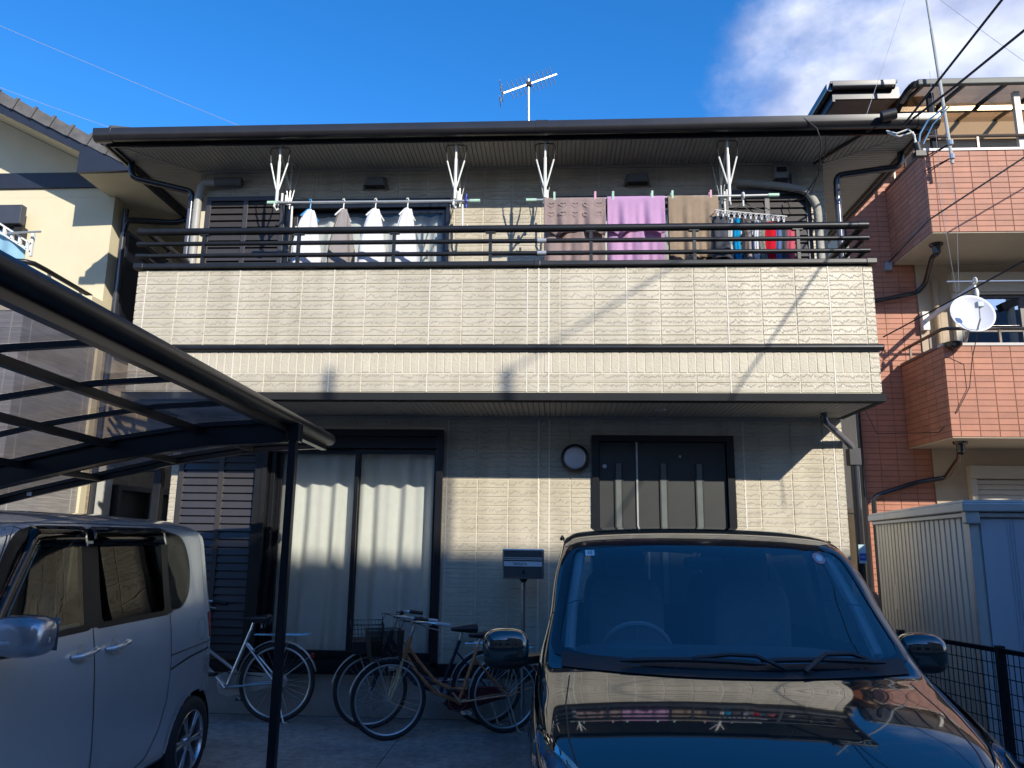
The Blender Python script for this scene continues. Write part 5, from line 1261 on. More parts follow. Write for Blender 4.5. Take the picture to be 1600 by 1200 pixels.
def ribbon(sh, side, pts, wd=.0075, off=.0012, step=.03):
    P = [Vector(p) for p in pts]; Q = [P[0]]
    for a, b in zip(P[:-1], P[1:]):
        k = max(1, int((b-a).length/step)); Q += [a.lerp(b, (i+1)/k) for i in range(k)]
    H_ = [sh.hit(side, *q) for q in Q]; H_ = [(l, n) for l, n in H_ if l is not None]; mb = MB(); K = len(H_)
    for i, (l, n) in enumerate(H_):
        d = H_[min(i+1, K-1)][0]-H_[max(i-1, 0)][0]
        if d.length < 1e-6: d = Vector((0, 1, 0))
        s_ = d.normalized().cross(n).normalized(); mb.v += [tuple(l+n*off-s_*wd/2), tuple(l+n*off+s_*wd/2)]
    mb.f = [(2*i, 2*i+1, 2*i+3, 2*i+2) for i in range(K-1)]
    return mb
def sbox(mb, c, r, e=.45, nu=28, nv=18, rz=0):
    """superellipsoid"""
    def sp(v, p): return (abs(v)**p)*(1 if v >= 0 else -1)
    o = len(mb.v); M = Matrix.Rotation(rz, 3, 'Z')
    for i in range(nv+1):
        ph = -pi/2+pi*i/nv
        for j in range(nu):
            t = 2*pi*j/nu; p = M @ Vector((r[0]*sp(cos(ph), e)*sp(cos(t), e), r[1]*sp(cos(ph), e)*sp(sin(t), e), r[2]*sp(sin(ph), e))); mb.v.append((c[0]+p.x, c[1]+p.y, c[2]+p.z))
    for i in range(nv):
        for j in range(nu): a = o+i*nu+j; b = o+i*nu+(j+1) % nu; mb.f.append((a, b, b+nu, a+nu))
    return mb
def wheel(parent, x, y, r, side, spokes=7):
    """side +1: outer face towards +x"""
    t_ = MB().lathe([(r*.62, -.09*side), (r*.80, -.10*side), (r*.97, -.085*side), (r, -.05*side), (r, .05*side), (r*.97, .078*side), (r*.82, .095*side), (r*.66, .085*side), (r*.64, .06*side)], (x, y, r), 'x', 48)
    wo = t_.build('wheel', RUBBER, parent, smooth=True, auto=60)
    tr = MB()
    for k in range(60):
        a = 2*pi*k/60; tr.obox((x, y+cos(a)*(r+.001), r+sin(a)*(r+.001)), (.15, .012, .006), rx=a+pi/2)
    MB().lathe([(r*.70, -.08*side), (r*.66, -.02*side), (r*.62, .06*side), (r*.665, .088*side), (r*.69, .084*side)], (x, y, r), 'x', 48).build('rim', ALLOY, wo, smooth=True, auto=60)
    sp = MB()
    for k in range(spokes):
        for da in (-.10, .10):
            a = 2*pi*k/spokes+da; a2 = 2*pi*k/spokes+da*.5
            p0 = Vector((x+.068*side, y+cos(a2)*r*.10, r+sin(a2)*r*.10)); p1 = Vector((x+.074*side, y+cos(a)*r*.655, r+sin(a)*r*.655)); sp.bar(p0, p1, .020, .022, (side, 0, 0))
    sp.lathe([(0, .085*side), (r*.13, .08*side), (r*.17, .06*side), (r*.17, .02*side)], (x, y, r), 'x', 24); sp.build('spokes', ALLOY, wo, smooth=True, bevel=.003)
    MB().lathe([(0, .0), (r*.60, .0), (r*.60, -.02*side), (0, -.02*side)], (x, y, r), 'x', 32).build('brake_disc', BLKPL, wo)
    b_ = MB()
    for k in range(5): a = 2*pi*k/5; b_.cyl((x+.072*side, y+cos(a)*r*.22, r+sin(a)*r*.22), (x+.080*side, y+cos(a)*r*.22, r+sin(a)*r*.22), .009, 8)
    b_.build('wheel_nuts', SILVERM, wo)
    return wo
def circ(y, z, r, n=40): return [(y+r*cos(2*pi*k/n), z+r*sin(2*pi*k/n)) for k in range(n)]
def arch_poly(y, r_, zc_, n=24): return [(y+r_*cos(pi*k/n), zc_+r_*sin(pi*k/n)) for k in range(n+1)]+[(y-r_, -.2), (y+r_, -.2)]

# ---- silver box van under the carport
cxs = -3.165
sil = Shell([(2.20, .45, .55, .36, .60, .64), (2.24, .60, .66, .52, .72, .76), (2.36, .695, .82, .60, .90, .94), (2.60, .728, .95, .64, 1.02, 1.07), (2.85, .735, 1.06, .63, 1.20, 1.26), (3.05, .737, 1.10, .615, 1.40, 1.46), (3.25, .737, 1.12, .605, 1.56, 1.62), (3.45, .737, 1.13, .60, 1.65, 1.70),
    (3.8, .737, 1.14, .605, 1.695, 1.745), (4.2, .737, 1.145, .608, 1.705, 1.76), (4.7, .737, 1.15, .608, 1.705, 1.765), (5.1, .736, 1.15, .603, 1.695, 1.755), (5.38, .733, 1.15, .600, 1.690, 1.75), (5.52, .726, 1.145, .595, 1.672, 1.732), (5.60, .712, 1.135, .58, 1.63, 1.685), (5.65, .68, 1.10, .54, 1.46, 1.51), (5.67, .62, 1.02, .46, 1.15, 1.20)], cxs, ny=190, nprof=120)
sil.mid = 4.0
SV = thing('silver_van', 'silver boxy minivan parked under the carport on the left', 'van', (cxs, 4.0, 0))
g_front = rpoly([(3.33, 1.155), (4.055, 1.165), (4.055, 1.645), (3.62, 1.645)], [.05, .02, .03, .16])
g_rear = rpoly([(4.22, 1.165), (4.90, 1.165), (4.90, 1.645), (4.20, 1.645)], [.02, .03, .03, .02])
g_q = rpoly([(4.985, 1.165), (5.13, 1.165), (5.26, 1.27), (5.29, 1.45), (5.20, 1.62), (4.97, 1.652)], [.03, .10, .10, .10, .10, .03])
ys_q = lambda p: p
for sd in 'LR':
    for gp in (g_front, g_rear, g_q): pass
silfull = Shell.__new__(Shell); silfull.__dict__ = dict(sil.__dict__); silfull.f = list(sil.f)
for sd in 'LR':
    for gp in (g_front, g_rear, g_q): sil.cut(sd, shrink(gp, 60, .012))
    sil.cut(sd, arch_poly(5.37, .322, .29)); sil.cut(sd, arch_poly(2.92, .322, .29))
ws = rpoly([(cxs-.64, 1.10), (cxs+.64, 1.10), (cxs+.54, 1.63), (cxs-.54, 1.63)], .06); sil.cut('F', shrink(ws, 60, .015))
bw_ = rpoly([(cxs-.58, 1.08), (cxs+.58, 1.08), (cxs+.50, 1.56), (cxs-.50, 1.56)], .06); sil.cut('B', shrink(bw_, 60, .015))
b_ = MB(); b_.v = list(sil.v); b_.f = list(sil.f); b_.build('body', SILVERP, SV, smooth=True, auto=50)
CLAD = mat('window_surround', (.010, .010, .011), .4, spec=.3)
for sd in 'LR':
    dlo = rpoly([(3.27, 1.13), (4.94, 1.135), (4.94, 1.665), (3.575, 1.672)], [.05, .02, .03, .18])
    mb = MB()
    for gp, dx in ((g_front, .045), (g_rear, .045), (g_q, .012)):
        go = [(p[0], p[1]) for p in resample(gp, 72)]
        c0 = sum(p[0] for p in go)/72; c1 = sum(p[1] for p in go)/72
        outer = [(p[0]+(.06 if gp is not g_q else .008)*(1 if p[0] > c0 else -1)*min(1, abs(p[0]-c0)/.1), p[1]+(.03 if gp is not g_q else .008)*(1 if p[1] > c1 else -1)*min(1, abs(p[1]-c1)/.1)) for p in go]
        q = patch(silfull, sd, go, .002, rings=2, inner=outer); o = len(mb.v); mb.v += q.v; mb.f += [tuple(i+o for i in f) for f in q.f]
    mb.build('window_surround', CLAD, SV, smooth=True)
    for pp in ([(4.02, 1.145), (4.25, 1.145), (4.24, 1.662), (4.02, 1.662)], [(4.86, 1.145), (5.01, 1.145), (5.0, 1.665), (4.86, 1.662)], [(3.265, 1.135), (3.40, 1.155), (3.68, 1.635), (3.60, 1.668), (3.54, 1.63)]):
        patch(silfull, sd, pp, .0028, n=40, rings=3).build('pillar_cover', CLAD, SV, smooth=True, auto=180)
    for gp, nm in ((g_front, 'front_window'), (g_rear, 'rear_window'), (g_q, 'quarter_window')):
        patch(silfull, sd, gp, .0035).build(nm, TINTG if nm != 'front_window' else glass('door_glass', (.33, .38, .37), boost=.8), SV, smooth=True, auto=180)
    # wind deflectors
    for yv0, yv1 in ((3.62, 4.07), (4.13, 4.92)):
        mb = MB(); n = 24
        for i in range(n+1):
            y = lerp(yv0-(.25 if yv0 < 4 else 0), yv1, i/n); dro = max(0, (yv0+.06-y))*1.35 if yv0 < 4 else 0
            l, nn = silfull.hit(sd, y, 1.668-dro); l2, n2 = silfull.hit(sd, y, 1.60-dro*1.05)
            nn = n2; ox = Vector((1 if sd == 'R' else -1, 0, 0))
            mb.v += [tuple(l+ox*.006), tuple(l.lerp(l2, .35)+ox*.030), tuple(l2+ox*.034-Vector((0, 0, .028)))]
        mb.f = [q for i in range(n) for q in ((3*i, 3*i+1, 3*i+4, 3*i+3), (3*i+1, 3*i+2, 3*i+5, 3*i+4))]
        mb.build('wind_deflector', VISOR, SV, smooth=True, solid=.003, auto=180)
    seam = MB()
    def adds(q):
        o = len(seam.v); seam.v.extend(q.v); seam.f.extend([tuple(i+o for i in f) for f in q.f])
    adds(ribbon(silfull, sd, [(4.14, 1.66), (4.135, 1.14), (4.16, .80), (4.20, .50), (4.21, .27)]))
    adds(ribbon(silfull, sd, [(3.55, 1.68), (3.36, 1.35), (3.24, 1.12), (3.22, .6), (3.26, .27)]))
    adds(ribbon(silfull, sd, [(4.94, 1.66), (4.965, 1.14), (4.985, .85), (4.97, .62), (4.90, .45), (4.78, .32), (4.55, .275), (3.3, .27)]))
    adds(ribbon(silfull, sd, [(4.985, .885), (5.25, .895), (5.62, .905)]))
    adds(ribbon(silfull, sd, [(4.99, .80), (5.25, .84), (5.55, .86)], wd=.012))
    fc = circ(5.42, 1.0, .07, 36); adds(ribbon(silfull, sd, fc+[fc[0]], wd=.0035))
    seam.build('panel_gaps', BLKPL, SV)
    rr_ = MB()
    q = [(3.42, 1.60), (3.52, 1.675), (3.62, 1.685), (4.14, 1.69), (4.85, 1.685), (4.93, 1.66)]
    ribbon(silfull, sd, q, wd=.007, off=.002).build('roof_moulding', BLKPL, SV)
    patch(silfull, sd, rpoly([(5.53, 1.10), (5.60, 1.10), (5.62, .93), (5.57, .92)], .01), .004, n=24, rings=2).build('tail_lamp', REDL, SV, smooth=True)
    # handles with their hollows
    for yh in (4.04, 4.345):
        l, nn = silfull.hit(sd, yh, 1.025); s_ = 1 if sd == 'R' else -1
        cup = patch(silfull, sd, [(yh+.045*cos(2*pi*k/24), 1.025+.048*sin(2*pi*k/24)) for k in range(24)], .0015, n=24, rings=3)
        hd = MB().tube([(l.x+s_*.004, yh-.10, 1.022), (l.x+s_*.034, yh-.075, 1.024), (l.x+s_*.042, yh, 1.03), (l.x+s_*.034, yh+.075, 1.040), (l.x+s_*.004, yh+.10, 1.042)], [.010, .015, .016, .015, .010], 10).build('door_handle', SILVERP, SV, smooth=True)
        cup.build('handle_hollow', SILVERM, hd, smooth=True)
    # arch liners
    for ya in (5.37, 2.92):
        s_ = 1 if sd == 'R' else -1; xo = cxs+s_*.70
        mb = MB().grid(lambda u, v: (lerp(xo, xo-s_*.30, v), ya+.333*cos(pi*(1.25*u-.125)), .29+.333*sin(pi*(1.25*u-.125))), 30, 2); mb.build('wheel_arch_liner', BLKPL, SV, smooth=True)
        # arch lip following the body
        pts = [(ya+.335*cos(pi*k/30), .29+.335*sin(pi*k/30)) for k in range(31)]
        ribbon(silfull, sd, pts, wd=.034, off=.004).build('arch_lip', SILVERP, SV, smooth=True)
        wheel(SV, cxs+s_*.64, ya, .285, s_, 6)
    # mirror
    s_ = 1 if sd == 'R' else -1
    mo = sbox(MB(), (cxs+s_*.86, 3.36, 1.20), (.125, .085, .088), .62, rz=R_(-8*s_)).build('door_mirror', mat('paint_silver_mirror', (.34, .37, .42), .25, .7, coat=1, var=.02), SV, smooth=True, auto=80)
    MB().bar((cxs+s_*.70, 3.40, 1.12), (cxs+s_*.80, 3.37, 1.13), .07, .05).build('mirror_foot', BLKPL, mo)
    mb = MB().grid(lambda u, v: (cxs+s_*lerp(.80, .985, u), 3.36-.083*(1-(max(0, u-.25)/.75)**3*.9)+.0, 1.165+.02*v+.012*u), 12, 2); mb.build('indicator', mat('indicator_clear', (.5, .52, .55), .1, .3), mo, smooth=True, solid=.004)
    MB().grid(lambda u, v: (cxs+s_*lerp(.77, .96, u), 3.447, lerp(1.13, 1.27, v)), 2, 2).build('mirror_glass', PHOTOW, mo)
patch(silfull, 'F', ws, .003).build('windscreen', SHIELD, SV, smooth=True, auto=180)
patch(silfull, 'B', bw_, .003).build('tailgate_window', TINTG, SV, smooth=True, auto=180)
MB().box(-2.452+.0, -2.450, 3.98, 4.03, 1.585, 1.60).build('visor_badge', SILVERM, SV)
def cabin(parent, cx, W, y0, y1, zf, seats, rhd=True):
    MB().box(cx-W, cx+W, y0, y1, zf, zf+.02).build('cabin_floor', BLKPL, parent)
    for (sx, sy) in seats:
        s_ = sbox(MB(), (sx, sy, zf+.38), (.24, .26, .09), .4).build('seat', SEATM, parent, smooth=True, auto=80)
        sbox(MB(), (sx, sy+.27, zf+.75), (.23, .08, .34), .45).build('seat_back', SEATM, s_, smooth=True, auto=80)
        sbox(MB(), (sx, sy+.29, zf+1.17), (.12, .06, .10), .5).cyl((sx-.04, sy+.29, zf+1.0), (sx-.04, sy+.29, zf+1.1), .006, 6).build('headrest', SEATM, s_, smooth=True, auto=80)
cabin(SV, cxs, .60, 2.9, 5.5, .30, [(cxs-.33, 3.75), (cxs+.33, 3.75), (cxs-.33, 4.75), (cxs+.33, 4.75)])
sbox(MB(), (cxs, 3.15, .95), (.62, .22, .14), .35).build('dashboard', BLKPL, SV, smooth=True)
MB().ring((cxs-.33+.66*0, 3.45, 1.02), .17, .014, 'y', 32, 8).build('steering_wheel', BLKPL, SV, smooth=True)
MB().box(cxs-.5, cxs+.5, 2.7, 5.3, .15, .26).build('underbody', BLKPL, SV)

# ---- dark minivan on the right
cxb = .818
blk = Shell([(2.62, .50, .47, .42, .48, .49), (2.66, .70, .53, .60, .55, .565), (2.76, .82, .66, .73, .665, .685), (2.95, .875, .775, .80, .775, .800), (3.2, .925, .865, .86, .872, .902), (3.45, .942, .935, .888, .950, .982), (3.66, .945, .985, .902, 1.008, 1.043), (3.80, .943, 1.02, .896, 1.060, 1.10), (3.95, .935, 1.04, .872, 1.165, 1.23), (4.12, .915, 1.045, .830, 1.325, 1.39), (4.30, .908, 1.05, .808, 1.495, 1.545),
    (4.46, .90, 1.05, .780, 1.605, 1.642), (4.62, .90, 1.05, .768, 1.660, 1.696), (4.9, .90, 1.05, .755, 1.685, 1.722), (5.4, .895, 1.05, .745, 1.69, 1.735), (6.0, .876, 1.05, .72, 1.655, 1.72), (6.5, .87, 1.04, .70, 1.62, 1.685), (6.75, .855, 1.03, .67, 1.565, 1.63), (6.88, .82, 1.0, .63, 1.42, 1.48), (6.95, .78, .95, .55, 1.15, 1.2), (6.97, .70, .8, .5, .95, 1.0)], cxb, ny=210, nprof=110)
blk.mid = 5.0
bf = Shell.__new__(Shell); bf.__dict__ = dict(blk.__dict__); bf.f = list(blk.f)
BV = thing('minivan', 'very dark green minivan parked facing us at the right in front of the door', 'minivan', (cxb, 4.8, 0))
wsb = rpoly([(cxb-.60, 1.058), (cxb, 1.045), (cxb+.60, 1.058), (cxb+.848, 1.105), (cxb+.755, 1.612), (cxb+.3, 1.645), (cxb-.3, 1.645), (cxb-.755, 1.612), (cxb-.848, 1.105)], [.05, .3, .05, .05, .05, .2, .2, .05, .05])
rearw = rpoly([(cxb-.66, 1.08), (cxb+.66, 1.08), (cxb+.57, 1.55), (cxb-.57, 1.55)], .06)
s1 = rpoly([(4.22, 1.06), (5.02, 1.06), (5.02, 1.55), (4.62, 1.57), (4.42, 1.44)], [.05, .03, .03, .12, .1]); s2 = rpoly([(5.10, 1.06), (5.98, 1.06), (5.98, 1.56), (5.10, 1.56)], .04); s3 = rpoly([(6.06, 1.07), (6.62, 1.08), (6.56, 1.50), (6.06, 1.55)], [.03, .1, .1, .03])
s0 = rpoly([(3.97, 1.045), (4.16, 1.05), (4.16, 1.19)], .02)
blk.cut('F', shrink(wsb, 60, .03)); blk.cut('B', shrink(rearw, 60, .02))
for sd in 'LR':
    for gp in (s1, s2, s3): blk.cut(sd, shrink(gp, 60, .012))
    for ya in (3.42, 6.12): blk.cut(sd, arch_poly(ya, .35, .32))
b_ = MB(); b_.v = list(blk.v); b_.f = list(blk.f); BODY = b_.build('body', VBLACK, BV, smooth=True, auto=50)
GW = patch(bf, 'F', wsb, .004, n=96, rings=9).build('windscreen', SHIELD, BV, smooth=True, auto=180)
FRIT = mat('glass_frit', (.008, .009, .012), .12, coat=.6)
patch(bf, 'F', wsb, .0045, n=96, rings=3, inner=shrink(wsb, 96, .045, .032)).build('black_border', FRIT, GW, smooth=True, auto=180)
# chin of black below the glass
chin = rpoly([(cxb-.74, 1.040), (cxb-.5, 1.0), (cxb, .992), (cxb+.5, 1.0), (cxb+.74, 1.040), (cxb+.80, 1.10), (cxb+.6, 1.075), (cxb, 1.062), (cxb-.6, 1.075), (cxb-.80, 1.10)], .02)
def band(zlo, zhi, x0, x1, off, n=60):
    mb = MB()
    for i in range(n+1):
        x = lerp(x0, x1, i/n)
        for z in (zlo(x), (zlo(x)+zhi(x))/2, zhi(x)):
            l, nn = bf.hit('F', x, z); mb.v.append(tuple(l+nn*off))
    mb.f = [q for i in range(n) for q in ((3*i, 3*i+1, 3*i+4, 3*i+3), (3*i+1, 3*i+2, 3*i+5, 3*i+4))]
    return mb
q2 = lambda x: ((x-cxb)/.78)**2
band(lambda x: 1.040+.018*q2(x), lambda x: 1.085+.028*q2(x), cxb-.79, cxb+.79, .0055).build('cowl', BLKPL, BV, smooth=True, auto=180)
patch(bf, 'B', rearw, .003).build('tailgate_window', glass('rear_glass_clear', (.45, .48, .48), boost=1.4), BV, smooth=True, auto=180)
for sd in 'LR':
    for gp, nm in ((s1, 'front_window'), (s2, 'rear_window'), (s3, 'quarter_window')): patch(bf, sd, gp, .003).build(nm, TINTG if nm != 'front_window' else MATS.get('x') or bpy.data.materials['door_glass'], BV, smooth=True, auto=180)
    q = patch(bf, sd, rpoly([(4.18, 1.035), (6.66, 1.045), (6.60, 1.54), (6.0, 1.59), (4.60, 1.60), (4.38, 1.46)], .06), .002, rings=1, inner=shrink(rpoly([(4.18, 1.035), (6.66, 1.045), (6.60, 1.54), (6.0, 1.59), (4.60, 1.60), (4.38, 1.46)], .06), 72, .035)); q.build('window_surround', CLAD, BV, smooth=True)
    ribbon(bf, sd, [(4.16, 1.04), (6.66, 1.048)], wd=.012, off=.005).build('belt_moulding', CHROME, BV, smooth=True)
    sm = MB()
    for pl_ in ([(4.12, 1.42), (4.05, 1.0), (4.03, .6), (4.05, .3)], [(5.06, 1.58), (5.06, .3)], [(6.02, 1.58), (6.02, .75), (5.9, .5), (5.75, .3)]):
        q = ribbon(bf, sd, pl_); o = len(sm.v); sm.v += q.v; sm.f += [tuple(i+o for i in f) for f in q.f]
    sm.build('panel_gaps', BLKPL, BV)
    # A-pillar garnish along the edge of the screen
    s_ = 1 if sd == 'R' else -1
    # sail panel
    patch(bf, sd, s0, .003, n=30, rings=2).build('sail_panel', BLKPL, BV, smooth=True)
    for ya in (3.42, 6.12):
        xo = cxb+s_*.85
        MB().grid(lambda u, v: (lerp(xo, xo-s_*.3, v), ya+.348*cos(pi*(1.25*u-.125)), .32+.348*sin(pi*(1.25*u-.125))), 30, 2).build('wheel_arch_liner', BLKPL, BV, smooth=True)
        wheel(BV, cxb+s_*.78, ya, .315, s_, 7)
    # door mirror
    mX, mY = (1.060, 3.90) if s_ < 0 else (.975, 4.06)
    mo = sbox(MB(), (cxb+s_*mX, mY, 1.125), (.112, .078, .086), .68, rz=R_(-10*s_)).build('door_mirror', VBLACK, BV, smooth=True, auto=80)
    sbox(MB(), (cxb+s_*mX, mY+.005, 1.078), (.106, .074, .055), .7, rz=R_(-10*s_)).build('mirror_base', BLKPL, mo, smooth=True, auto=80)
    MB().bar((cxb+s_*.86, 4.06, 1.06), (cxb+s_*(mX-.04), mY+.02, 1.06), .08, .035).build('mirror_foot', BLKPL, mo)
    MB().grid(lambda u, v: (cxb+s_*lerp(mX-.085, mX+.085, u), mY+.085-.02*u, lerp(1.05, 1.19, v)), 2, 2).build('mirror_glass', PHOTOW, mo)
    # head lamp
    hx0, hx1 = (cxb-.875, cxb-.45) if sd == 'L' else (cxb+.45, cxb+.875)
    def hp(o_=0): 
        P_2 = [(.40, .50), (.66, .49), (.87, .58), (.905, .845), (.85, .80), (.66, .655), (.42, .595)]
        return rpoly([(cxb+s_*a, b) for a, b in P_2], .02)
    # lamp wraps over the corner of the wing: outline seen from above, laid on the body
    TP_ = rpoly([(cxb+s_*a_, b_) for a_, b_ in [(.893, 3.40), (.835, 3.17), (.72, 2.985), (.50, 2.86), (.46, 2.74), (.70, 2.76), (.845, 2.90), (.897, 3.15)]], .025)
    hb = patch(bf, 'T', TP_, .004, n=60, rings=6).build('headlight', mat('lamp_reflector', (.42, .47, .54), .30, .6, var=.35, vscale=30), BV, smooth=True, auto=60)
    for cx3, cy3, rr3 in ((.79, 2.98, .050), (.64, 2.86, .045)):
        l, nn = bf.hit('T', cxb+s_*cx3, cy3)
        if l is not None:
            u3 = nn.orthogonal().normalized(); v3 = nn.cross(u3); mb = MB().grid(lambda u, v: tuple(l+nn*(.010+.02*(1-u*u))+(u3*cos(2*pi*v)+v3*sin(2*pi*v))*rr3*u), 6, 20); mb.build('bulb_bowl', CHROME, hb, smooth=True)
    ribbon(bf, 'T', [(cxb+s_*a_, b_) for a_, b_ in [(.885, 3.37), (.845, 3.20), (.735, 3.01), (.52, 2.885)]], wd=.030, off=.009).build('lamp_brow', mat('lamp_brow_pale', (.62, .55, .42), .15, .5), hb, smooth=True)
    patch(bf, 'T', TP_, .012, n=60, rings=6).build('lens', glass('lamp_lens', (.9, .93, .96), boost=1.0), hb, smooth=True, auto=180)
# bonnet shut lines and crease
for s_ in (-1, 1):
    P_ = [(cxb+s_*.755, 3.70), (cxb+s_*.775, 3.45), (cxb+s_*.765, 3.2), (cxb+s_*.72, 2.97), (cxb+s_*.60, 2.85)]
    ribbon(bf, 'T', P_, wd=.006, off=.001).build('bonnet_gap', BLKPL, BV)
gr = MB()
for k in range(5): 
    z = .40+.022*k
    gr.box(cxb-.40, cxb+.40, 2.655-.01, 2.72, z, z+.012)
gr.build('grille', CHROME, BV, bevel=.003)
MB().box(cxb-.165, cxb+.165, 2.628, 2.640, .30, .465).build('number_plate', WHITE, BV, bevel=.003)
# wipers
def onws(x, z, off):
    l, n = bf.hit('F', x, z); return l+n*off
wip = MB(); 
A1 = [onws(cxb+lerp(-.52, .14, t), 1.070+.010*sin(pi*t), .028) for t in [k/10 for k in range(11)]]
wip.tube(A1, [.006]+[.013]*9+[.006], 6); wip.tube([onws(cxb+.22, 1.062, .02), onws(cxb+.10, 1.088, .045), onws(cxb-.02, 1.092, .045), onws(cxb-.19, 1.080, .036)], .010, 6)
wip.build('wiper', BLKPL, BV, smooth=True)
wip = MB(); A2 = [onws(cxb+lerp(.12, .69, t), 1.082+.008*sin(pi*t), .028) for t in [k/10 for k in range(11)]]
wip.tube(A2, [.006]+[.013]*9+[.006], 6); wip.tube([onws(cxb+.30, 1.055, .02), onws(cxb+.42, 1.100, .045), onws(cxb+.54, 1.104, .045), onws(cxb+.62, 1.092, .03)], .011, 6)
wip.build('wiper', BLKPL, BV, smooth=True)
# cabin
cabin(BV, cxb, .74, 3.9, 6.8, .32, [(cxb-.38, 4.72), (cxb+.38, 4.72), (cxb-.38, 5.65), (cxb+.38, 5.65)])
DASH = mat('dashboard_grey', (.16, .165, .18), .6)
sbox(MB(), (cxb, 4.22, .93), (.76, .34, .155), .3).build('dashboard', DASH, BV, smooth=True)
sbox(MB(), (cxb-.36, 4.36, 1.03), (.20, .13, .075), .5).build('instrument_hood', DASH, BV, smooth=True)
swm = MB(); cs = Vector((cxb-.36, 4.60, 1.02)); nn = Vector((0, .85, .5)).normalized(); ua = Vector((1, 0, 0)); va = nn.cross(ua)
swm.tube([cs+(ua*cos(2*pi*k/40)+va*sin(2*pi*k/40))*.19 for k in range(40)], .015, 8, closed=True)
for a in (0, pi, -pi/2): swm.tube([cs, cs+(ua*cos(a)+va*sin(a))*.185], .016, 6)
swm.sph(cs, (.06, .03, .05)); swm.build('steering_wheel', mat('wheel_grey', (.34, .35, .36), .45), BV, smooth=True)
sbox(MB(), (cxb, 4.42, 1.52), (.11, .02, .035), .5).build('rear_view_mirror', BLKPL, BV, smooth=True)
MB().box(cxb-.66, cxb+.66, 3.7, 6.6, .15, .28).build('underbody', BLKPL, BV)
for s_ in (-1, 1):  # pale pillar trims inside
    MB().tube([(cxb+s_*.75, 4.02, 1.10), (cxb+s_*.73, 4.2, 1.30), (cxb+s_*.68, 4.45, 1.55)], .028, 8).build('pillar_trim', mat('trim_pale', (.6, .6, .62), .7), BV, smooth=True)
# stickers
stk = patch(bf, 'F', [(cxb-.655, 1.548), (cxb-.605, 1.549), (cxb-.605, 1.578), (cxb-.655, 1.577)], .007, n=16, rings=1).build('inspection_sticker', STICKC, BV)
l, n_ = bf.hit('F', cxb-.63, 1.563)
text('12', .026, tuple(l+n_*.010), BLKTXT, stk, 'sticker_number', rot=(R_(50), 0, R_(-6)))
stk2 = patch(bf, 'F', [(cxb+.60+.032*cos(2*pi*k/24), 1.552+.028*sin(2*pi*k/24)) for k in range(24)], .007, n=24, rings=3).build('round_sticker', STICKP, BV)
l, n_ = bf.hit('F', cxb+.60, 1.552)
patch(bf, 'F', [(cxb+.60+.017*cos(2*pi*k/24), 1.552+.015*sin(2*pi*k/24)) for k in range(24)], .0085, n=24, rings=3).build('sticker_centre', STICKC, stk2)
MB().tube([(cxb-.785, 4.70, 1.640), (cxb-.775, 5.2, 1.655), (cxb-.745, 6.3, 1.620)], .010, 6).build('drip_moulding', BLKPL, BV, smooth=True)
MB().tube([(cxb+.785, 4.70, 1.640), (cxb+.775, 5.2, 1.655), (cxb+.745, 6.3, 1.620)], .010, 6).build('drip_moulding', BLKPL, BV, smooth=True)

